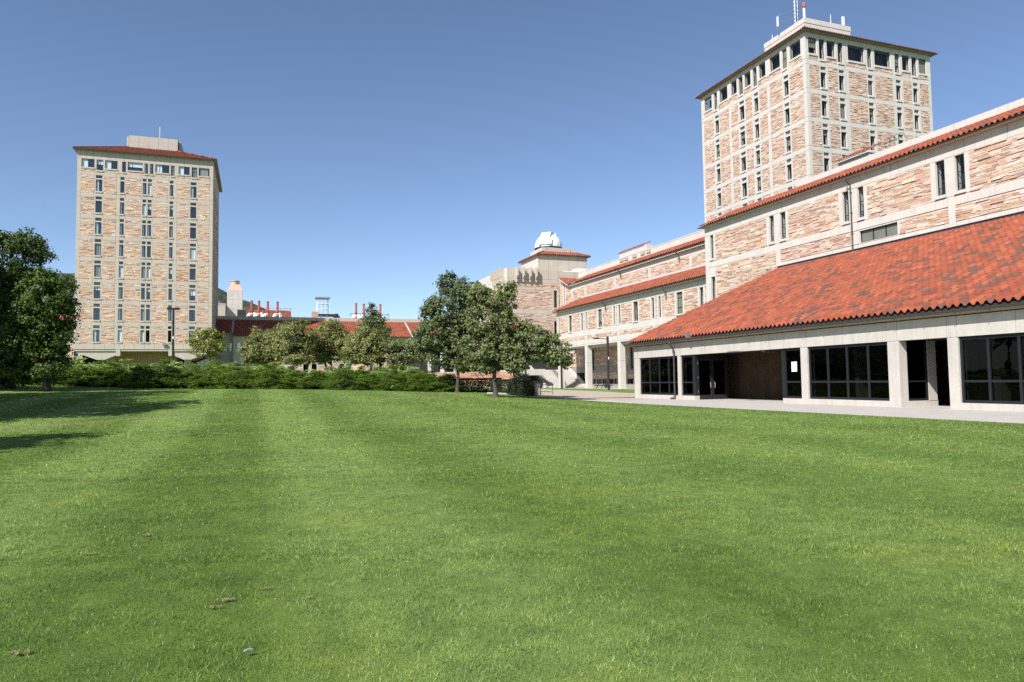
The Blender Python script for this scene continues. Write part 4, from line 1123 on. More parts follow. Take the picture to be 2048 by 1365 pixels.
for (c, d) in ((py0+.32, py0+1.1), (py0+1.2, py1-.9), (py1-.8, py1)): link('parapet_panel', unit_box(.3, d-c, 1.05, M['conc']), OB, (px0, c, 24.25))
mb = MB(); mb.box(px0+.3, px1-.1, py0+.3, py1-.1, 24.0, 24.6); mb.build('deck', M['conc'], OB)
mb = MB(); mb.box(52.6, 55, 110.6, 112.6, 19.7, 20.9); mb.box(50.2, 52.4, 110.8, 112, 19.7, 20.4); tag(mb.build('roof_unit', M['white']), 'low white air handling boxes on the roof right of the dome room', 'roof unit')
t = thing('roof_ladder_frame', 'bent white pipe frame against the lit side of the dome room', 'pipe frame', (46.3, 119, 19.7))
mb = MB(); mb.tube([(46.3, 117.2, 19.7), (46.3, 117.2, 22.0), (46.3, 119.5, 22.0), (46.3, 121, 21.6)], .06, 6); mb.build('pipe', M['white'], t)

# dome
dc = np.array([50.6, 118.3, 25.6]); Rr_ = 2.5
DM = thing('observatory_dome', 'white ribbed observatory dome with closed shutter above the tiled roof room', 'dome', tuple(dc-np.array([0, 0, 1.0])))
mb = MB(); mb.tube([(dc[0], dc[1], 24.5), (dc[0], dc[1], dc[2]-.05)], 2.32, 40); mb.build('drum', M['silver'], DM, smooth=False)
V = []; Q = []; nl = 44; nm = 14
for i in range(nm+1):
    th = -.12+i/nm*(math.pi/2+.12)
    for k in range(nl):
        rr2 = Rr_*(1+(.012 if k % 2 else -.004)*math.cos(th))
        V.append((rr2*math.cos(th)*math.cos(2*math.pi*k/nl), rr2*math.cos(th)*math.sin(2*math.pi*k/nl), rr2*math.sin(th)+.28))
for i in range(nm):
    for k in range(nl): Q.append([i*nl+k, i*nl+(k+1) % nl, (i+1)*nl+(k+1) % nl, (i+1)*nl+k])
mb = MB(); mb.add(np.array(V)+dc, Q); mb.build('shell', M['white'], DM)
mb = MB(); mb.tube([(dc[0], dc[1], dc[2]-.05), (dc[0], dc[1], dc[2]+.1)], 2.55, 40); mb.build('base_ring', M['frame'], DM)
# shutter: raised curved band facing the camera-left
az = R(232); ca, sa = math.cos(az), math.sin(az)
def dome_band(r0, r1, th0, th1, half, nseg=16):
    V = []; 
    for i in range(nseg+1):
        th = th0+(th1-th0)*i/nseg
        for rr2, off in ((r0, -half), (r1, -half), (r1, half), (r0, half)):
            fx, fz = rr2*math.cos(th), rr2*math.sin(th)
            V.append((dc[0]+fx*ca-off*sa, dc[1]+fx*sa+off*ca, dc[2]+.28+fz))
    Q = []
    for i in range(nseg):
        for k in range(4): Q.append([i*4+k, i*4+(k+1) % 4, i*4+4+(k+1) % 4, i*4+4+k])
    Q += [[0, 1, 2, 3], [nseg*4+3, nseg*4+2, nseg*4+1, nseg*4]]
    mb = MB(); mb.add(V, Q); return mb
dome_band(Rr_*.97, Rr_*1.13, R(30), R(112), .88).build('shutter', M['white'], DM)
dome_band(Rr_*.97, Rr_*1.08, R(4), R(30), 1.25).build('lower_shutter', M['white'], DM)
mb = MB(); p = dc+np.array([.55, .8, Rr_+.42]); mb.box(p[0]-.1, p[0]+1.2, p[1]-.3, p[1]+.3, p[2]-.22, p[2]+.22); mb.build('motor_box', M['white'], DM)

# ================================================================== TERRACE, RED STEPS, PORTICO
TE = thing('terrace', 'concrete terrace deck on dark undercroft between the red steps and the stair', 'terrace', (40, 105, .3))
for a in (37.6, 39.17, 40.74): link('deck_panel', unit_box(1.55, .3, .95, M['conc']), TE, (float(a), 101.0, 2.3))
mb = MB(); mb.box(37.6, 42.28, 101.3, 113.4, 3.0, 3.24); mb.box(42.28, 52, 107.9, 113.4, 3.0, 3.24); mb.build('deck', M['conc'], TE)
mb = MB(); mb.box(37.6, 42.2, 107, 107.3, .2, 3); mb.build('undercroft_wall', M['dark'], TE)
mb = MB(); mb.box(38.9, 39.25, 101.05, 101.4, .2, 2.3); mb.build('post', M['conc'], TE); mb = MB(); mb.box(37.4, 37.6, 101.1, 107, .2, 3.0); mb.build('post', M['conc'], TE)
mb = MB()
for k in range(22): mb.tube([(38.2+k*.18, 101.7, .3), (38.2+k*.18, 101.7, 1.35)], .015, 4)
mb.tube([(38.2, 101.7, 1.35), (42.1, 101.7, 1.35)], .025, 5); mb.build('railing', M['black'], TE)
RS = thing('red_steps', 'broad red sandstone steps rising behind the clipped hedge', 'steps', (32, 100, 1))
for i in range(12):
    for j in range(5):
        q = MB(); xa = 25.5+j*2.4; q.box(xa+.01, xa+2.39, 97.2+i*.45, 97.2+i*.45+.5, .75+i*.19-.16, .75+i*.19, stone_color(rnd, (.9, .72, .62)), .015); q.build('step', M['redstep'], RS)
mb = MB(); mb.prism([(97.2, -.1), (97.2, .55), (102.6, 2.85), (108, 2.95), (108, -.1)], 'x', 25.5, 37.5); mb.build('step_base', M['mortar'], RS)
mb = MB(); mb.prism([(96.8, 0), (96.8, 1.0), (102.6, 3.5), (104, 3.5), (104, 0)], 'x', 37.1, 37.45); mb.build('cheek_wall', M['conc'], RS)
for xx in (30.6, 31.4, 36.6):
    mb = MB(); mb.tube([(xx, 97.2, 1.6), (xx, 102.6, 3.85)], .03, 6)
    for k in range(7): mb.tube([(xx, 97.2+k*.9, .7+k*.37), (xx, 97.2+k*.9, 1.6+k*.375)], .02, 5)
    mb.build('handrail', M['black'], RS)
PO = thing('portico', 'row of pale piers with dark doorways at the top of the red steps', 'portico', (32, 112, 3))
for xx in np.arange(25.4, 39, 2.2):
    mb = MB(); mb.box(xx, xx+.55, 108.2, 108.9, 2.9, 7.0); mb.build('pier', M['conc'], PO)
mb = MB(); mb.box(24.8, 39.1, 108, 120, 7.0, 8.3); mb.build('lintel', M['conc'], PO)
mb = MB(); mb.box(24.8, 39.1, 111, 120, 2.8, 7.0); mb.build('doorway', M['dark'], PO)
mb = MB(); mb.box(24.8, 39.1, 104, 111, 2.7, 2.97); mb.build('landing', M['pave'], PO)

# ================================================================== BACKGROUND BUILDING
BG = thing('laboratory_building', 'long low building with flat parapet and tile roof behind the crabapples', 'building', (14, 160, 1), 'campus buildings')
mb = MB(); mb.box(-7.3, 41, 148.6, 215, .5, 10.5); mb.box(-7.3, 41, 153.9, 215, 10.5, 15.0); mb.box(-7.3, 44, 167, 215, 15.2, 16.1); mb.build('interior', M['dark'], BG)
def bgseg(xa, xb, ye, ze, ws, seed):
    F_ = Facade(BG, 0, ye+.6, M['conc_tan'], seed, sh=(.14, .26), sl=(.5, 1.4))
    F_.panels(xa, xb, ze-1.1, ze+.1, 2.7)
    cur = xa
    for a, b_ in ws:
        F_.stone(cur, a-.25, 6.2, ze-1.1) if a-.25 > cur+.05 else None
        F_.window(a, b_, 8.0, 9.68, sur=(max(cur, a-.25), b_+.25, 6.2, ze-1.1), trans=(.3,), glass_='glass', fr=.07, blind=('blind', 1, 0, 1))
        cur = b_+.25
    F_.stone(cur, xb, 6.2, ze-1.1); F_.panels(xa, xb, 5.7, 6.2, 3.5)
    cur = xa
    for a, b_ in ws:
        F_.stone(cur, a-.25, .8, 5.7) if a-.25 > cur+.05 else None
        F_.window(a, b_, 3.75, 5.4, sur=(max(cur, a-.25), b_+.25, .8, 5.7), fr=.07)
        cur = b_+.25
    F_.stone(cur, xb, .8, 5.7)
    F_.finish()
    poly_mesh('roof', [(xa, ye+.05, ze+.1), (xb, ye+.05, ze+.1), (xb, 153.6, ze+.1+.45*(153.55-ye)), (xa, 153.6, ze+.1+.45*(153.55-ye))], M['conc'], BG, .2)
    tile_roof(BG, (xa, ye, ze+.15), (1, 0), (0, 1), xb-xa, 153.5-ye, .45, 0, 5, seed=seed)
    gutter_y(BG, ye+.05, xa-.1, xb+.1, ze-.02)
bgseg(-7.3, -4.0, 146.9, 11.5, [(-5.81, -5.12), (-4.79, -4.23)], 71)
bgseg(-4.0, 31.1, 145.2, 10.75, [(-3.35, -2.55), (-2.23, -1.44), (2, 3), (3.4, 4.4), (9, 10), (10.6, 11.6), (16, 17), (17.4, 18.4), (24, 25), (28.4, 29.4)], 72)
bgseg(31.1, 41, 147.2, 11.65, [(33.5, 34.3), (37.5, 38.5)], 73)
for i in range(16):
    a = -7.3+i*3.02; link('parapet_panel', unit_box(2.99, .3, .93, M['conc_tan']), BG, (a, 153.5, 14.48))
mb = MB(); mb.box(-7.3, 41, 153.8, 167, 14.95, 15.1); mb.box(-7.3, 44, 166.9, 215, 16.1, 16.2); mb.build('roof_deck', M['mortar'], BG)
# rooftop things
VT = thing('vent_tower', 'square pale vent tower with a hipped copper hood beside the tan tower', 'vent tower', (-5.1, 200, 16))
for i in range(3):
    for j in range(4): link('wall_panel', unit_box(1.24, .2, 2.52, M['conc']), VT, (-7.0+i*1.26, 198.2, 16.2+j*2.55))
mb = MB(); mb.box(-6.98, -3.24, 198.4, 202, 16.2, 26.3); mb.build('shaft', M['conc'], VT)
mb = MB(); mb.add([(-7.0, 198.2, 26.35), (-3.2, 198.2, 26.35), (-3.2, 202, 26.35), (-7, 202, 26.35), (-6.2, 199, 27.95), (-4.0, 199, 27.95), (-4.0, 201.2, 27.95), (-6.2, 201.2, 27.95)], [[0, 1, 5, 4], [1, 2, 6, 5], [2, 3, 7, 6], [3, 0, 4, 7], [4, 5, 6, 7]]); mb.build('copper_hood', M['copper'], VT)
mb = MB(); mb.tube([(-5.1, 200.1, 27.9), (-5.1, 200.1, 28.8)], 1.1, 20); mb.tube([(-5.1, 200.1, 28.8), (-5.1, 200.1, 29.0)], 1.25, 20); mb.tube([(-5.1, 200.1, 29.0), (-5.1, 200.1, 29.5)], .05, 4); mb.build('fan_cap', M['copper'], VT)
t = thing('roof_house', 'low pale concrete roof house tucked between the tan tower and vent tower', 'roof house', (-8.8, 196, 16))
mb = MB(); mb.box(-9.6, -7.3, 195, 199, 16.2, 22.1); mb.build('wall', M['conc_tan'], t); mb = MB(); mb.box(-9.7, -7.2, 194.9, 199.1, 22.1, 22.35); mb.build('cap', M['conc'], t)
t = thing('roof_plinth', 'white low parapet block below the vent tower', 'roof block', (-5, 190, 16.2)); mb = MB(); mb.box(-7.4, -3.9, 189, 192, 16.2, 17.6); mb.build('block', M['white'], t)
t = thing('air_handler', 'dark green air handling box beside the red flues', 'air handler', (-3.1, 178, 16.2))
mb = MB(); mb.box(-4.0, -2.1, 177, 180, 16.3, 19.1); mb.build('casing', plain('dark_green_paint', (.035, .05, .045), .6), t); mb = MB()
for k in range(6): mb.box(-3.9, -2.2, 176.95, 177, 16.6+k*.4, 16.62+k*.4)
mb.build('seam', M['black'], t)
t = thing('red_tiled_rooftop', 'red tiled mansard behind the left group of flues', 'roof', (2, 186, 16.2))
tile_roof(t, (-2.5, 184.4, 17.0), (1, 0), (0, 1), 11.0, 2.3, 1.3, 0, 5, seed=31)
poly_mesh('deck', [(-2.5, 184.5, 16.9), (8.4, 184.5, 16.9), (8.4, 186.8, 19.9), (-2.5, 186.8, 19.9)], M['rust'], t, .2)
mb = MB(); mb.box(-2.5, 8.4, 187, 190, 16.2, 19.9); mb.build('core', M['rust'], t)
FLU = [(-.84, 21.4), (.79, 21.4), (2.77, 21.3), (4.99, 21.3), (23.62, 21.4), (25.53, 21.3), (27.59, 21.3), (29.66, 21.3)]
names = ['leftmost', 'second', 'third', 'last']
for i, (x, zt) in enumerate(FLU):
    y = 178 if i < 4 else 178
    grp = 'left' if i < 4 else 'right'
    lb = ('%s of the four red exhaust flues in front of the red tiled mansard' if i < 4 else '%s of the four red exhaust flues right of the glass lantern') % names[i % 4]
    t = thing('exhaust_flue', lb, 'flue', (x, y, 16.2), 'red exhaust flues')
    mb = MB(); mb.tube([(x, y, 16.4), (x, y, zt)], .27, 14); mb.build('pipe', M['rust'], t)
    mb = MB(); mb.tube([(x, y, zt-.25), (x, y, zt-.02)], .33, 14); mb.tube([(x, y, zt-2.5), (x, y, zt-2.35)], .40, 14); mb.build('collar', M['rust'], t)
    mb = MB(); mb.tube([(x-.7, y-.6, 16.3), (x-.7, y-.6, 17.5), (x-.5, y-.5, 18.0), (x, y-.3, 18.1)], [.55, .55, .5, .3], 12)
    if i != 2: mb.tube([(x+.6, y-.3, 16.9), (x+.75, y-.3, 17.9), (x+.5, y-.2, 18.5)], .38, 10)
    mb.build('duct_elbow', M['white'], t)
    mb = MB(); mb.box(x-1.0, x-.3, y-1.3, y-.9, 16.4, 17.6); mb.build('fan_motor', M['frame'], t)
for i, (a, b_, zz) in enumerate(((-1.6, 8, 19.55), (22.2, 31.6, 18.6))):
    t = thing('roof_railing', 'thin pipe railing around the %s flue group' % ('left' if i == 0 else 'right'), 'railing', (a, 177, 16.2), 'roof railings')
    mb = MB(); mt_ = M['rust'] if i == 0 else M['frame']
    mb.tube([(a, 176.5, zz), (b_, 176.5, zz)], .05, 5); mb.tube([(a, 176.5, zz), (a, 180, zz)], .05, 5); mb.tube([(b_, 176.5, zz), (b_, 180, zz)], .05, 5)
    for k in range(5): mb.tube([(a+(b_-a)*k/4, 176.5, 16.2), (a+(b_-a)*k/4, 176.5, zz)], .045, 5)
    mb.build('rail', mt_, t)
GL = thing('glass_lantern', 'white framed glass lantern tower on the far roof', 'lantern', (17.6, 200, 16))
def lan(x, y, k): f = 1-.06*k; return (17.6+(x-17.6)*f, 201.5+(y-201.5)*f)
mb = MB()
C4 = [(15.95, 199.9), (19.3, 199.9), (19.3, 203.1), (15.95, 203.1)]
zs = [20.6, 22.1, 23.6, 25.0]
for (x, y) in C4+[(17.05, 199.9), (18.2, 199.9), (15.95, 201.5), (19.3, 201.5)]:
    mb.tube([(*lan(x, y, 0), zs[0]), (*lan(x, y, 2.2), zs[3])], .075, 4)
for k, z in enumerate(zs):
    P = [(*lan(x, y, k*.73), z) for x, y in C4]; mb.tube(P+[P[0]], .07, 4)
mb.build('frame', M['white'], GL)
for k in range(3):
    q = MB(); P0 = [(*lan(x, y, k*.73), zs[k]) for x, y in C4]; P1 = [(*lan(x, y, (k+1)*.73), zs[k+1]) for x, y in C4]
    for a in range(4): q.add([P0[a], P0[(a+1) % 4], P1[(a+1) % 4], P1[a]], [[0, 1, 2, 3]])
    q.build('pane', M['glass'], GL)
mb = MB(); mb.box(15.6, 19.5, 199.6, 203.3, 25.0, 25.3); mb.build('cap', M['steel'], GL)
mb = MB(); mb.box(15.3, 20.6, 198.5, 204, 20.2, 20.5); mb.build('platform', M['frame'], GL)
mb = MB()
for xx in (15.5, 16.9, 18.5, 20.4): mb.box(xx-.1, xx+.1, 198.6, 198.8, 16.2, 20.2)
mb.build('platform_leg', M['steel'], GL)
mb = MB(); mb.box(14.4, 16.0, 196.5, 199.8, 16.2, 20.9); mb.box(9, 14.4, 197.5, 199.8, 16.2, 18.9); tag(mb.build('pink_roof_block', plain('pink_render', (.44, .27, .21), .9)), 'pinkish rendered roof block at the foot of the glass lantern', 'roof block')
mb = MB(); mb.box(17.6, 19, 172, 174, 16.2, 17.6); mb.tube([(18.3, 172.5, 17.5), (18.3, 172.5, 18.1)], .45, 10); tag(mb.build('roof_fan', M['black']), 'small dark fan unit on the parapet right of the lantern', 'roof fan')

# building with a red roof left of the tan tower
LB = thing('side_building', 'low sandstone building with red tile roof behind the left trees', 'building', (-45, 150, 1), 'campus buildings')
mb = MB(); mb.box(-80, -29.6, 147.6, 165, 1, 11); mb.build('interior', M['dark'], LB)
F_ = Facade(LB, 0, 146.6, M['conc_tan'], 81, sh=(.14, .26), sl=(.6, 1.5)); cur = -80
F_.panels(-80, -29.4, 10.4, 11.3, 3)
for a in (-72, -66, -60, -54, -48, -43, -38, -33, -30.8):
    F_.stone(cur, a-.25, 5.4, 10.4); F_.window(a, a+.7, 7, 10.2, sur=(a-.25, a+.95, 5.4, 10.4), trans=(.7,)); cur = a+.95
F_.stone(cur, -29.4, 5.4, 10.4); F_.panels(-80, -29.4, 4.8, 5.4, 3); cur = -80
for a in (-70, -58, -46, -36, -33.4):
    F_.stone(cur, a, 1, 4.8); F_.window(a+.1, a+2.0, 2.6, 4.6, sur=(a, a+2.1, 1, 4.8), mull=(.5,), blind=('blind', 1, 0, 1)); cur = a+2.1
F_.stone(cur, -29.4, 1, 4.8); F_.finish()
poly_mesh('roof', [(-80, 146.1, 11.35), (-29.2, 146.1, 11.35), (-29.2, 153, 14.45), (-80, 153, 14.45)], M['conc'], LB, .2)
tile_roof(LB, (-66, 146, 11.45), (1, 0), (0, 1), 36.6, 7, .45, 0, 5, seed=33); gutter_y(LB, 146.1, -80, -29.1, 11.25)
mb = MB(); mb.box(-80, -29.4, 153, 165, 11, 15.3); mb.build('upper_block', M['conc_tan'], LB)

# ================================================================== MOUNTAINS
def mountains():
    rs = np.random.RandomState(4)
    nx, ny = 260, 60
    xs = np.linspace(-2600, 900, nx); ys = np.linspace(2050, 3600, ny)
    X, Y = np.meshgrid(xs, ys)
    rid = np.interp(xs, [-2600, -1500, -900, -603, -548, -477, -300, -200, -119, -94, -18, 48, 100, 160, 260, 900], [430, 400, 392, 372, 378, 405, 420, 380, 338, 325, 295, 262, 235, 190, 90, 0])
    prof = np.interp(ys, [2050, 2350, 2600, 2800, 3600], [0, .45, 1.0, .75, .3])
    def fbm(X, Y, f0, a0, n_=5):
        Z = 0*X; f, a = f0, a0
        for i in range(n_):
            ph = rs.rand(6)*6.28; an = rs.rand(3)*3.14
            for k in range(3): Z += a/3*np.sin((X*np.cos(an[k])+Y*np.sin(an[k]))*f*(1+.3*k)+ph[k]+1.5*np.sin((X*np.sin(an[k])-Y*np.cos(an[k]))*f*.7+ph[k+3]))
            f *= 2.1; a *= .52
        return Z
    Z = rid[None, :]*prof[:, None]
    Z = Z + fbm(X, Y, .012, 16)*np.clip(Z/120, 0, 1)*np.where(np.abs(Y-2600) < 60, .45, 1)
    Z = Z*np.interp(Y/2600, [0, 1, 2], [1, 1, 1.02])
    V = np.stack([X.ravel(), Y.ravel(), Z.ravel()-5], 1)
    i = np.arange(nx-1)[None, :]+nx*np.arange(ny-1)[:, None]
    Q = np.stack([i, i+1, i+nx+1, i+nx], -1).reshape(-1, 4)
    link('mountains', make_mesh('mountains', V, Q, M['mount'], None, False), kind='structure')
mountains()

# ================================================================== VEGETATION
def hor(px): return 761.4-.01407*(px-1024)
def leaves_mesh(P, Nrm, size, cols, rs, mat_, name, asp=1.0):
    n_ = len(P)
    Nrm = Nrm/np.linalg.norm(Nrm, axis=1, keepdims=True)
    t = rs.randn(n_, 3); t -= (t*Nrm).sum(1, keepdims=True)*Nrm; t /= np.linalg.norm(t, axis=1, keepdims=True)
    b_ = np.cross(Nrm, t); s = size*(.6+.8*rs.rand(n_))[:, None]/2
    V = np.stack([P-t*s*1.15, P-b_*s*asp, P+t*s*1.15+Nrm*s*.25, P+b_*s*asp], 1).reshape(-1, 3)
    return make_mesh(name, V, np.arange(n_*4).reshape(-1, 4), mat_, cols)

def tree(name, label, cat, base, d, blobs, col, leaf=.17, clump=.42, lpc=46, dens=1.0, trunk_r=.2, seed=1, grp=None, fork=.35, red=None, stems=1, depth=.9, yellow=.03, flat=.7, mt='leaf'):
    """blobs: (bearing px, height px, rx px, ry px) measured at distance d, turned into ellipsoids in metres."""
    rs = np.random.RandomState(seed); r_ = random.Random(seed)
    bx, by = base; bz = gz(bx, by); k = d/1409
    t = thing(name, label, cat, (bx, by, bz), grp)
    s0 = .94*bx-.343*by
    B = []
    for (px, py, rx, ry) in blobs:
        s = (px-1024)*k; z = 1.55+(hor(px)-py)*k; dd = (r_.random()-.5)*rx*k*.9
        ds = s-s0
        c = np.array([bx+.94*ds+.343*dd, by-.343*ds+.94*dd, z]); B.append((c, rx*k, max(rx*k*depth, .5*ry*k), ry*k))
    P = []; Nn = []; Cc = []; centers = []
    col = np.array(col)
    for c, rx, rd, rz in B:
        nc = int(dens*3.2*(rx*rz+rx*rd+rd*rz)/(clump*clump)/2.2)+3
        u = rs.randn(nc, 3); u /= np.linalg.norm(u, axis=1, keepdims=True)
        rad = .35+.68*rs.rand(nc)**.45
        rad *= 1+.10*np.sin(u[:, 0]*5+seed)*np.cos(u[:, 2]*6)
        q = u*rad[:, None]
        off = np.stack([q[:, 0]*rx*.94+q[:, 1]*rd*.343, -q[:, 0]*rx*.343+q[:, 1]*rd*.94, q[:, 2]*rz], 1)
        cc = c+off
        for i in range(nc):
            cl = clump*(.6+.75*rs.rand()); m_ = int(lpc*(cl/clump)**2)
            v = rs.randn(m_, 3)*np.array([1, 1, flat])*cl*.50
            nn = v/cl*.7+u[i]*.6+rs.randn(m_, 3)*.55+np.array([0, 0, .45])
            P.append(cc[i]+v); Nn.append(nn)
            br = (.72+.5*rs.rand())
            cv = np.tile(col*br, (m_, 1))*(.8+.4*rs.rand(m_, 1))
            ye = rs.rand(m_) < yellow; cv[ye] *= np.array([1.9, 1.45, .9])
            if red is not None and rs.rand() < red[0]:
                rr3 = rs.rand(m_) < .6; cv[rr3] = np.array(red[1])*(.7+.6*rs.rand(rr3.sum(), 1))
            Cc.append(cv)
        centers.append((c, max(rx, rz)))
    P = np.concatenate(P); Nn = np.concatenate(Nn); Cc = np.concatenate(Cc)
    link('crown', leaves_mesh(P, Nn, leaf, Cc, rs, M[mt], 'crown'), t)
    # trunk and limbs
    mb = MB(); zf = min(c[2]-rz*.6 for c, rx, rd, rz in B); zf = max(zf, bz+.5)
    for sidx in range(stems):
        a = r_.uniform(0, 6.28); o = .0 if stems == 1 else .25
        sx_, sy_ = bx+o*math.cos(a), by+o*math.sin(a)
        tp = (bx+ (0 if stems == 1 else 1.1*math.cos(a)), by+(0 if stems == 1 else 1.1*math.sin(a)), zf+ (zf-bz)*fork)
        mid = ((sx_+tp[0])/2+r_.uniform(-.1, .1), (sy_+tp[1])/2, (bz+tp[2])/2)
        mb.tube([(sx_, sy_, bz-.15), (sx_, sy_, bz+.12), (sx_+.01, sy_, bz+.45), mid, tp], [trunk_r*1.7, trunk_r*1.3, trunk_r, trunk_r*.88, trunk_r*.75], 9)
        for c, rad in centers:
            if stems > 1 and r_.random() > 1.6/stems: continue
            for j in range(3):
                e = c+np.array([r_.uniform(-.5, .5)*rad, r_.uniform(-.5, .5)*rad, r_.uniform(-.2, .6)*rad])
                st_ = np.array(tp)*.999+np.array([0, 0, r_.uniform(-.4, .1)])
                m1 = st_*.55+e*.45+np.array([r_.uniform(-.2, .2), r_.uniform(-.2, .2), r_.uniform(-.1, .35)])
                w_ = trunk_r*r_.uniform(.28, .45)
                mb.tube([tuple(st_), tuple(m1), tuple(e)], [w_, w_*.65, w_*.2], 5, cap=False)
    mb.build('trunk', M['bark'], t, smooth=True)
    return t
G1 = (.165, .200, .080); G2 = (.066, .108, .024); G3 = (.225, .245, .090); G4 = (.19, .225, .095)
tree('maple_tree', 'broad maple with the thick trunk in front of the clipped hedge', 'tree', (15.99, 47.34), 50,
     [(985, 640, 50, 48), (962, 592, 22, 28), (1006, 600, 30, 34), (1020, 582, 16, 18), (1050, 690, 42, 34), (1100, 700, 34, 30), (1122, 716, 22, 20), (1000, 700, 52, 36), (955, 690, 34, 40), (1040, 655, 24, 20), (1074, 676, 26, 20), (975, 735, 22, 14), (1030, 730, 30, 16), (946, 730, 14, 14)],
     G1, .15, .34, 44, .9, .17, 11, 'maples in front of the hedge', red=(.012, (.34, .05, .035)))
tree('maple_tree', 'tall upright maple with the thinner left trunk beside the junipers', 'tree', (16.15, 57.92), 60,
     [(898, 620, 42, 44), (893, 572, 16, 22), (922, 585, 22, 30), (946, 590, 16, 24), (872, 668, 34, 34), (915, 685, 44, 42), (852, 640, 16, 24), (850, 690, 20, 24), (940, 640, 30, 36), (902, 558, 9, 13), (880, 720, 28, 20), (925, 725, 34, 18), (866, 612, 12, 16), (968, 690, 26, 36)],
     (.135, .170, .074), .17, .38, 42, .9, .15, 12, 'maples in front of the hedge')
tree('maple_tree', 'large dark tree at the left edge, taller of the two', 'tree', (-17.99, 65.04), 55,
     [(20, 520, 62, 52), (42, 488, 40, 30), (4, 484, 34, 20), (72, 500, 22, 26), (-40, 540, 60, 70), (10, 600, 60, 60), (60, 560, 30, 30), (0, 670, 70, 60), (-60, 640, 60, 80), (30, 720, 50, 34), (-10, 740, 60, 26), (40, 750, 40, 20), (58, 620, 26, 40), (66, 560, 20, 26), (0, 756, 50, 16)],
     G2, .16, .46, 52, .85, .3, 13, 'shade trees on the left')
tree('maple_tree', 'round lower shade tree overlapping the red roof building at left', 'tree', (-14.4, 60.54), 52,
     [(95, 600, 46, 44), (112, 625, 34, 40), (80, 565, 34, 26), (108, 560, 26, 22), (70, 650, 50, 50), (110, 670, 34, 34), (60, 700, 56, 36), (105, 712, 30, 24), (132, 604, 14, 24), (20, 720, 50, 34), (128, 680, 14, 20), (75, 746, 46, 22), (110, 742, 28, 18), (58, 600, 26, 36), (40, 660, 40, 40)],
     (.075, .130, .026), .15, .42, 50, .9, .26, 14, 'shade trees on the left', yellow=.1)
# unseen trees casting the left shade; first and last added to deepen it
for i, (x, y, h, rr3, lb) in enumerate(((-20.5, 38.2, 15.2, 4.4, 'unseen tree added left of the lawn to fill the middle of the broad shadow'), (-23.0, 45.4, 18.5, 6.2, 'shade tree left of the lawn casting the long middle shadow'), (-17.9, 31.5, 14.8, 5.5, 'shade tree left of the lawn casting the near edge of the broad shadow'), (-13.6, 18.0, 9.6, 2.5, 'nearest shade tree left of the lawn casting the short low shadow'), (-26.5, 58.5, 17, 5.8, 'unseen tree added near the junipers to shade the left trees'))):
    k = 30/1409; s = .94*x-.343*y; px = 1024+s/k
    def pyz(z): return hor(px)-(z-1.55)/k
    zc = gz(x, y)
    tree('maple_tree', lb, 'tree', (x, y), 30, [(px, pyz(zc+h*.62), rr3/k, h*.36/k), (px-rr3*.5/k, pyz(zc+h*.5), rr3*.7/k, h*.28/k), (px+rr3*.5/k, pyz(zc+h*.5), rr3*.7/k, h*.3/k), (px, pyz(zc+h*.85), rr3*.5/k, h*.16/k)],
         G2, .32, .8, 40, .8, .25, 40+i, 'shade trees on the left')
CR = ['leftmost crabapple, lowest and touching the dark windows', 'second crabapple from the left under the dark roof', 'tallest crabapple in the middle of the row', 'crabapple left of the tall narrow tree top', 'rightmost crabapple beside the maple']
cb = [((1.07, 86.8), 82, [(530, 690, 34, 30), (512, 700, 24, 24), (513, 668, 10, 20), (550, 680, 24, 24), (505, 720, 18, 12), (540, 715, 34, 14)]),
      ((4.78, 83.33), 80, [(590, 680, 36, 32), (575, 700, 34, 24), (592, 655, 20, 18), (610, 690, 28, 30), (600, 718, 34, 12), (558, 664, 12, 14)]),
      ((8.56, 85.14), 83, [(660, 680, 38, 34), (640, 695, 30, 26), (662, 658, 26, 20), (685, 690, 30, 28), (660, 716, 34, 12)]),
      ((11.99, 80.7), 80, [(728, 690, 36, 30), (710, 700, 30, 24), (745, 700, 30, 26), (730, 672, 26, 16), (730, 718, 36, 12)]),
      ((15.45, 79.44), 80, [(800, 705, 32, 24), (785, 690, 18, 14), (818, 695, 22, 20), (835, 712, 18, 16), (796, 722, 26, 10)])]
for i, (bs, d, bl) in enumerate(cb):
    tree('crabapple_tree', CR[i], 'tree', bs, d, bl, G3 if i < 4 else G4, .17, .42, 42, 1.0, .11, 50+i, 'crabapples behind the junipers', red=(.05, (.26, .14, .07)) if i < 4 else None, stems=4, fork=.15)
tree('columnar_tree', 'narrow pointed green tree rising above the crabapples', 'tree', (13.9, 90.64), 90, [(743, 630, 12, 18), (744, 616, 6, 12), (740, 655, 26, 22), (755, 645, 18, 16), (728, 652, 16, 16), (745, 680, 36, 24), (765, 670, 16, 20)], (.12, .18, .065), .18, .42, 34, .7, .14, 60)
tree('young_tree', 'small yellow green tree in front of the tan tower corner', 'tree', (-5.12, 81.62), 75, [(410, 680, 26, 20), (400, 668, 16, 12), (425, 675, 18, 14), (385, 688, 14, 12), (436, 692, 14, 14), (408, 700, 30, 16), (415, 662, 10, 8)], (.20, .235, .055), .16, .36, 26, .55, .06, 61, yellow=.2)

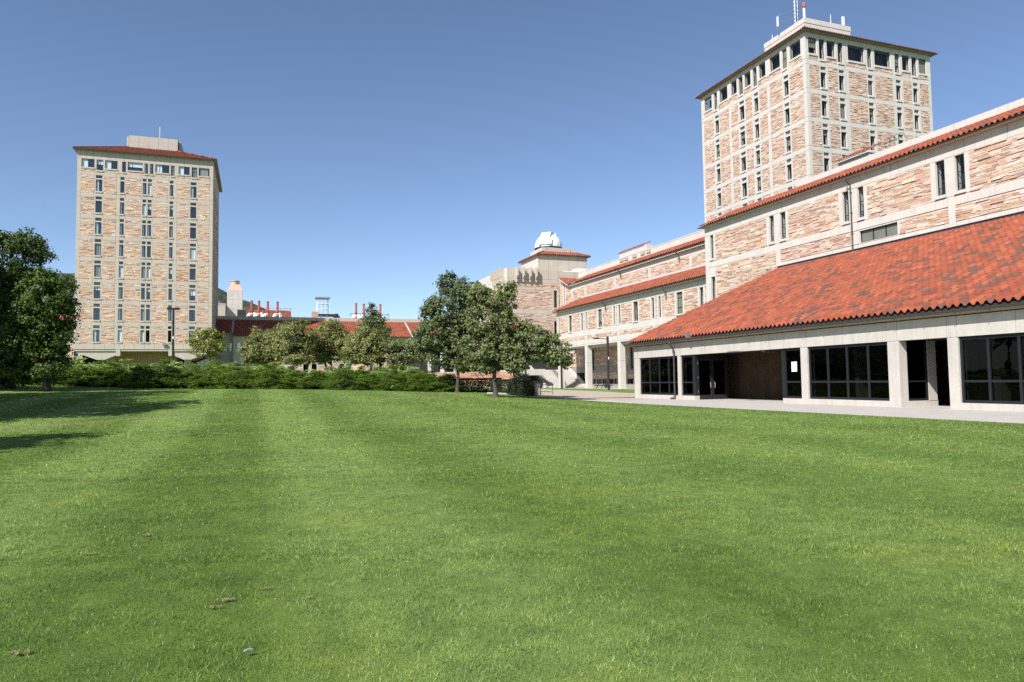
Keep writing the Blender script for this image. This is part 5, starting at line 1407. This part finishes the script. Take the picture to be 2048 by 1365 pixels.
# junipers ---------------------------------------------------------
def juniper_mesh(seed):
    """arching branches, each a flat plume of small sprays, layered into a mound."""
    rs = np.random.RandomState(seed); V = []; C = []
    nb = 230; ns = 20
    u = rs.rand(nb)*2*np.pi; e = np.arcsin(rs.rand(nb)**.9*.97)
    lob = 1+.16*np.sin(u*3+seed*2)+.10*np.sin(u*5+e*5)
    R0 = np.array([2.9, 2.5, 1.85])
    bd = np.stack([np.cos(e)*np.cos(u), np.cos(e)*np.sin(u), np.sin(e)], 1)
    tipc = bd*R0*(lob*(.80+.24*rs.rand(nb)))[:, None]
    bout = np.stack([np.cos(u), np.sin(u), .02+.12*np.sin(e)], 1)+rs.randn(nb, 3)*np.array([.25, .25, .05])
    bout /= np.linalg.norm(bout, axis=1, keepdims=True)
    bbr = .68+.60*rs.rand(nb)
    k = np.repeat(np.arange(nb), ns); n_ = len(k)
    bs = np.cross(bout, np.array([0, 0, 1.])); bs /= np.linalg.norm(bs, axis=1, keepdims=True)
    P0 = tipc[k]+bout[k]*(rs.rand(n_, 1)*.9-.65)+bs[k]*rs.randn(n_, 1)*.20+np.array([0, 0, 1.])*rs.randn(n_, 1)*.055
    out = bout[k]+rs.randn(n_, 3)*np.array([.35, .35, .16]);  out /= np.linalg.norm(out, axis=1, keepdims=True)
    side = np.cross(out, np.array([0, 0, 1.])); side /= np.linalg.norm(side, axis=1, keepdims=True); upv = np.cross(side, out)
    base = np.array([.22, .31, .085])
    for j in range(10):
        f = j/9; sg = 1 if j % 2 else -1
        a = P0+out*(f*.30)
        L = .115*(1-.55*f)+.035
        tip = a+(out*.8+side*sg*.6+upv*rs.uniform(-.10, .30, (n_, 1)))*L
        wd = (out*.55-side*sg*.6)*.026+upv*.010
        V.append(np.stack([a-wd, a+wd, tip+wd*.3, tip-wd*.3], 1).reshape(-1, 3))
        C.append(base*(bbr[k]*(.8+.4*rs.rand(n_)))[:, None]*(.72+.5*f))
    V = np.concatenate(V); C = np.concatenate(C)
    return make_mesh('foliage', V, np.arange(len(V)).reshape(-1, 4), M['needle'], C)
jm = [juniper_mesh(i) for i in range(3)]
def core_mesh():  # dark blob added inside each juniper for its inner shade
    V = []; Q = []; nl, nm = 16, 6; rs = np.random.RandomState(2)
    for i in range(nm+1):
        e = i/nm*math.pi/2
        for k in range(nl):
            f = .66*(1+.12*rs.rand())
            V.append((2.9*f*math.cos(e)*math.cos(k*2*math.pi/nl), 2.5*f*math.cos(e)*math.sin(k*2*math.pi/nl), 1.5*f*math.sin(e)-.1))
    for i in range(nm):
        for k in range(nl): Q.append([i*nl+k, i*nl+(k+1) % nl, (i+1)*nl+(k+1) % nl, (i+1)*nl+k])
    return make_mesh('shade_core', V, Q, M['core'])
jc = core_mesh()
jun = [(-60, 66, 1.1), (0, 66, 1.05), (48, 65.5, 1.0), (100, 66, 1.0), (150, 65, 1.02), (205, 66, 1.0), (258, 66, .98), (305, 65, 1.0), (360, 65, 1.0), (410, 65, 1.0), (465, 65, 1.02), (518, 64, .98), (566, 64, .96), (616, 64, .82), (662, 63.5, .80), (702, 62.5, .98), (752, 63, .84), (800, 63, 1.0), (842, 62, .86), (878, 62, .62),
       (25, 70, 1.25), (128, 70, 1.2), (232, 70, 1.22), (330, 70, 1.2), (436, 69, 1.2), (540, 68, 1.16), (680, 67.5, .95), (775, 67, 1.05)]
desc = {'front': 'front row', 'back': 'back row'}
for i, (px, d, sc) in enumerate(jun):
    s = (px-1024)*d/1409; x = .94*s+.343*d; y = -.343*s+.94*d; z = gz(x, y)
    rowt = 'front' if i < 20 else 'back'
    where = ['under the dark left trees', 'left of the lamp post', 'below the tan tower', 'below the yellow green tree', 'below the left crabapples', 'below the middle crabapples', 'beside the pink boulder', 'next to the maple trunks'][min(7, max(0, int((px-0)//115)))]
    nth = ['first', 'second', 'third', 'fourth', 'fifth', 'sixth', 'seventh', 'eighth', 'ninth', 'tenth', 'eleventh', 'twelfth', 'thirteenth', 'fourteenth', 'fifteenth', 'sixteenth', 'seventeenth', 'eighteenth', 'nineteenth', 'twentieth'][i if i < 20 else i-20]
    t = thing('juniper_shrub', 'spreading juniper %s, %s from the left in the %s' % (where, nth, rowt), 'shrub', (x, y, z), 'spreading junipers along the lawn')
    t.rotation_euler = (0, 0, 0)
    f = bpy.data.objects.new('foliage', jm[i % 3]); COL.objects.link(f); f.parent = t; f.rotation_euler = (0, 0, rnd.uniform(0, 6.28)); f.scale = (sc**.3, sc**.3, sc*1.0)
    c = bpy.data.objects.new('shade_core', jc); COL.objects.link(c); c.parent = t; c.rotation_euler = f.rotation_euler; c.scale = f.scale

def bush(label, x, y, rx, ry, h, col, n_, leaf, seed, boxy=False, name='bush', grp=None, ang=0):
    rs = np.random.RandomState(seed); z0 = gz(x, y)
    t = thing(name, label, 'shrub', (x, y, z0), grp)
    u = rs.rand(n_, 3)*2-1
    if boxy:
        ax = rs.randint(0, 3, n_); sg = np.sign(u[np.arange(n_), ax]); u[np.arange(n_), ax] = sg*(.8+.22*rs.rand(n_))
        nn = np.zeros((n_, 3)); nn[np.arange(n_), ax] = sg
        P = np.stack([u[:, 0]*rx, u[:, 1]*ry, (u[:, 2]*.5+.5)*h], 1)
    else:
        nn = rs.randn(n_, 3); nn /= np.linalg.norm(nn, axis=1, keepdims=True); nn[:, 2] = np.abs(nn[:, 2])
        rad = .6+.45*rs.rand(n_, 1)**.7; rad *= (1+.12*np.sin(nn[:, :1]*9+seed)*np.cos(nn[:, 1:2]*8))
        P = nn*rad*np.array([rx, ry, h])
    ca_, sa_ = math.cos(ang), math.sin(ang)
    P = np.stack([P[:, 0]*ca_-P[:, 1]*sa_, P[:, 0]*sa_+P[:, 1]*ca_, P[:, 2]], 1)+np.array([x, y, z0])
    cols = np.array(col)*(.55+.8*rs.rand(n_, 1))
    link('foliage', leaves_mesh(P, nn*.6+rs.randn(n_, 3)*.6+np.array([0, 0, .3]), leaf, cols, rs, M['leaf'], 'foliage'), t)
    mb = MB()
    for k in range(10):
        a = rnd.uniform(0, 6.28); q = rnd.uniform(.1, .6); mb.tube([(x+math.cos(a)*rx*q*.4, y+math.sin(a)*ry*q*.4, z0), (x+math.cos(a)*rx*q, y+math.sin(a)*ry*q, z0+h*.8)], [.03, .01], 5)
    mb.build('stem', M['bark'], t)
    return t
aa = R(-20)
bush('clipped grey green hedge between the two maple trunks', 18.6, 60.4, 2.2, .55, 1.2, (.085, .098, .055), 9000, .09, 1, True, 'clipped_hedge', 'clipped hedges', aa)
bush('dark clipped hedge right behind the thick maple trunk', 20.5, 56.8, 1.6, .6, 1.25, (.045, .06, .03), 8000, .09, 2, True, 'clipped_hedge', 'clipped hedges', aa)
bush('rounded dark evergreen shrub beside the metal bench', 20.3, 53.6, 1.25, 1.0, 1.75, (.03, .045, .022), 9000, .08, 3)
bush('grey green shrub at the right end of the juniper bank', 16.4, 61.8, 1.1, 1.0, 1.5, (.075, .095, .06), 6000, .1, 4)

# ================================================================== STREET FURNITURE AND SMALL THINGS
def boulder(label, x, y, rx, ry, rz, seed):
    rs = np.random.RandomState(seed); V = []; Q = []; nl, nm = 14, 8
    for i in range(nm+1):
        e = -math.pi/2+math.pi*i/nm
        for k in range(nl):
            a = 2*math.pi*k/nl; f = 1+.16*math.sin(a*2+seed)+.10*math.sin(a*5+e*4+seed)+rs.uniform(-.05, .05)
            V.append((x+rx*f*math.cos(e)**.7*math.cos(a) if math.cos(e) > 0 else x, y+ry*f*max(0, math.cos(e))**.7*math.sin(a), gz(x, y)+rz*.55+rz*.75*math.sin(e)*f))
    for i in range(nm):
        for k in range(nl): Q.append([i*nl+k, i*nl+(k+1) % nl, (i+1)*nl+(k+1) % nl, (i+1)*nl+k])
    mb = MB(); mb.add(V, Q); tag(mb.build('boulder', M['boulder']), label, 'boulder', 'pink boulders behind the junipers')
boulder('largest pink boulder, flat topped, above the juniper bank', 9.9, 70.6, .9, .8, 1.62, 3)
boulder('pale low boulder under the middle crabapple', 6.4, 71.9, 1.0, .8, 1.15, 4)
boulder('small pink boulder just right of the largest one', 11.6, 69.9, .55, .5, .95, 5)
boulder('rounded pink boulder left of the red steps', 16.6, 71.2, .75, .6, 1.15, 6)
boulder('smaller pink boulder nearest the maple on the left', 17.9, 70.6, .5, .5, 1.0, 7)

def lamp_post(label, x, y, h, arm, heads=1, box=False):
    z0 = gz(x, y); t = thing('lamp_post', label, 'lamp post', (x, y, z0), 'black lamp posts')
    mb = MB(); mb.tube([(x, y, z0), (x, y, z0+h)], [.13, .13], 10); mb.build('pole', M['black'], t)
    mb = MB(); mb.box(x-.22, x+.22, y-.22, y+.22, z0, z0+.06); mb.build('base_plate', M['conc_dull'], t)
    if box:
        for sg in (-1, 1):
            mb = MB(); mb.box(x+sg*.42-.26, x+sg*.42+.26, y-.2, y+.2, z0+h-.22, z0+h+.06); mb.build('lamp_head', M['black'], t)
    else:
        dx, dy = -.94*arm, .343*arm
        mb = MB(); mb.tube([(x, y, z0+h-.28), (x+dx*.6, y+dy*.6, z0+h-.24)], .04, 6); mb.build('arm', M['black'], t)
        mb = MB(); cx_, cy_ = x+dx*.85, y+dy*.85
        V = []; 
        for k in range(12):
            a = 2*math.pi*k/12; V.append((cx_+.42*math.cos(a), cy_+.34*math.sin(a), z0+h-.27))
        for k in range(12):
            a = 2*math.pi*k/12; V.append((cx_+.3*math.cos(a), cy_+.24*math.sin(a), z0+h-.12))
        Q = [[k, (k+1) % 12, 12+(k+1) % 12, 12+k] for k in range(12)]+[[0, 2*i+1, 2*i+2, min(2*i+3, 11)] for i in range(5)]+[[12, 13+2*i, 14+2*i, min(15+2*i, 23)] for i in range(5)]
        mb.add(V, Q); mb.build('lamp_head', M['black'], t)
    mb = MB(); mb.box(x-.06, x+.06, y-.15, y-.13, z0+h*.58, z0+h*.62); mb.build('label_plate', M['paper'], t)
lamp_post('black lamp post with one arm on the grass strip before the third column', 37.6, 71.3, 6.15, 1.5)
lamp_post('black lamp post in front of the stair, head hidden by the maple', 38.2, 85.6, 6.1, 1.5)
lamp_post('black lamp post with twin box heads in front of the tan tower', -9.32, 93.78, 9.0, 1.0, 2, True)
lamp_post('thin black lamp post behind the left maple beside the portico', 20.11, 86.25, 6.0, 1.2)
lamp_post('dark lamp post rising behind the rounded evergreen shrub', 34.2, 88.5, 5.8, 1.2)

def bench(label, x, y, a):
    z0 = gz(x, y)+.02; t = thing('park_bench', label, 'bench', (x, y, z0), 'metal mesh benches')
    ca_, sa_ = math.cos(a), math.sin(a)
    def w_(u, v, z): return (x+u*ca_-v*sa_, y+u*sa_+v*ca_, z0+z)
    L = .9
    def slats(name, p0, p1, n_):
        mb = MB()
        for i in range(n_):
            f = i/(n_-1); v = p0[0]+(p1[0]-p0[0])*f; z = p0[1]+(p1[1]-p0[1])*f
            mb.tube([w_(-L, v, z), w_(L, v, z)], .012, 4)
        for i in range(13):
            u = -L+2*L*i/12; mb.tube([w_(u, p0[0], p0[1]), w_(u, p1[0], p1[1])], .010, 4)
        mb.build(name, M['steel'] if name == 'backrest' else M['black'], t)
    slats('seat', (-.25, .44), (.22, .44), 9); slats('backrest', (.24, .5), (.40, .95), 9)
    for u in (-L, L):
        mb = MB(); mb.tube([w_(u, -.26, 0), w_(u, -.26, .66), w_(u, .3, .66)], .025, 6); mb.build('leg', M['black'], t)
        mb = MB(); mb.tube([w_(u, .34, 0), w_(u, .26, .44), w_(u, .42, .97)], .025, 6); mb.build('leg', M['black'], t)
bench('metal mesh bench seen from behind at the corner of the plaza', 21.6, 55.0, R(160))
t = thing('bike_rail', 'black metal guard rail behind the mesh bench', 'railing', (23, 57.4, .1))
mb = MB()
for zz in (.35, .95, 1.15): mb.tube([(20.8, 57.9, gz(21, 58)+zz), (24.4, 56.7, gz(24, 57)+zz)], .028, 5)
for k in range(13):
    f = k/12; x = 20.8+3.6*f; y = 57.9-1.2*f; mb.tube([(x, y, gz(x, y)+(0 if k % 4 == 0 else .95)), (x, y, gz(x, y)+1.15)], .022 if k % 4 == 0 else .014, 5)
mb.build('rail', M['black'], t)
t = thing('planter_curb', 'pale concrete curb at the end of the lawn below the bench', 'curb', (18.8, 53.3, .2))
mb = MB(); mb.tube([(17.4, 53.6, gz(17.4, 53.6)+.05), (19.2, 53.5, gz(19.2, 53.5)+.05), (20.3, 53.7, gz(20.3, 53.7)+.03)], .10, 6); mb.build('curb_stone', M['pave'], t)
def picnic(label, x, y):
    z0 = .27; t = thing('picnic_table', label, 'table', (x, y, z0), None)
    for i in range(5): mb = MB(); mb.box(x-.45+i*.19, x-.45+i*.19+.17, y-1, y+1, z0+.74, z0+.79); mb.build('board', M['black'], t)
    for sg in (-1, 1): mb = MB(); mb.box(x+sg*.85-.15, x+sg*.85+.15, y-1, y+1, z0+.43, z0+.48); mb.build('seat', M['black'], t)
    for yy in (-.75, .75):
        mb = MB(); mb.tube([(x-.3, y+yy, z0+.74), (x-.75, y+yy, z0)], .05, 6); mb.tube([(x+.3, y+yy, z0+.74), (x+.75, y+yy, z0)], .05, 6); mb.tube([(x-.95, y+yy, z0+.4), (x+.95, y+yy, z0+.4)], .045, 6); mb.build('leg_frame', M['black'], t)
picnic('dark picnic table between the second and third columns', 45.6, 88.0)
t = thing('bicycle_rack', 'thin metal bicycle rack with a red lock under the colonnade', 'rack', (44.6, 75.5, .27))
mb = MB()
for k in range(3):
    y = 73.5+k*1.2; mb.tube([(44.9, y, .27), (44.9, y, 1.2), (44.9, y+.3, 1.45), (44.9, y+.6, 1.2), (44.9, y+.6, .27)], .03, 6)
mb.build('hoop', M['steel'], t); mb = MB(); mb.box(44.8, 44.95, 74.4, 74.6, 1.25, 1.45); mb.build('lock', M['rust'], t)

def flat_at(px, py):
    """point on the near lawn seen at that bearing."""
    q = np.array(rr)*((px-1024)/1409)-np.array(uu)*((py-682.5)/1409)+np.array(fw); k = 1.52/-q[2]; return q[0]*k, q[1]*k
for i, (px, py, r0, lb) in enumerate(((453, 1197, .045, 'larger crumbly soil clod on the near lawn'), (428, 1211, .04, 'reddish soil clod just left of the larger one'), (537, 1173, .035, 'pale soil clod right of the pair on the near lawn'), (42, 1301, .05, 'soil clod near the lower left corner of the lawn'), (295, 1068, .05, 'soil clod in the dark mowing stripe'), (172, 1106, .05, 'faint soil clod left of the dark mowing stripe'), (618, 1192, .035, 'small soil clod furthest right of the lawn clods'))):
    x, y = flat_at(px, py); b_ = MB(); rs = np.random.RandomState(i)
    for k in range(22):
        ox, oy = rs.randn(2)*r0*.45*np.array([1.3, .7]); s = r0*(.05+.09*rs.rand()); b_.box(x+ox-s, x+ox+s, y+oy-s, y+oy+s, gz(x, y)+.020-s*.2, gz(x, y)+.022+s*.9, None, s*1.1)
    tag(b_.build('soil_clod', M['soil']), lb, 'soil clod', 'soil clods on the lawn')
x, y = flat_at(497, 1304); mb = MB(); z = gz(x, y)+.035
mb.add([(x-.026, y-.02, z), (x-.018, y-.02, z+.006), (x-.012, y+.012, z+.008), (x-.026, y+.014, z+.003), (x+.000, y-.004, z+.010), (x+.022, y-.008, z+.003), (x+.024, y+.008, z+.008), (x+.002, y+.012, z+.012)], [[0, 1, 2, 3], [1, 4, 7, 2], [4, 5, 6, 7]])
tag(mb.build('foil_wrapper', M['foil']), 'torn blue silver foil wrapper lying on the near grass', 'litter')
rs = np.random.RandomState(9); lv = MB()
for k in range(26):
    d = 4+40*rs.rand()**1.3; s = rs.uniform(-.7, .7)*d; x = .94*s+.343*d; y = -.343*s+.94*d
    if x > 22: continue
    z = gz(x, y)+.04; a = rs.rand()*6.28; q = .010+.008*rs.rand()+.0004*d
    lv.add([(x+q*math.cos(a+k2*1.57), y+q*math.sin(a+k2*1.57), z+.006*(k2 % 2)) for k2 in range(4)], [[0, 1, 2, 3]], (.42, .34, .16))
lv.build('fallen_leaves', M['leaf'], kind='stuff')
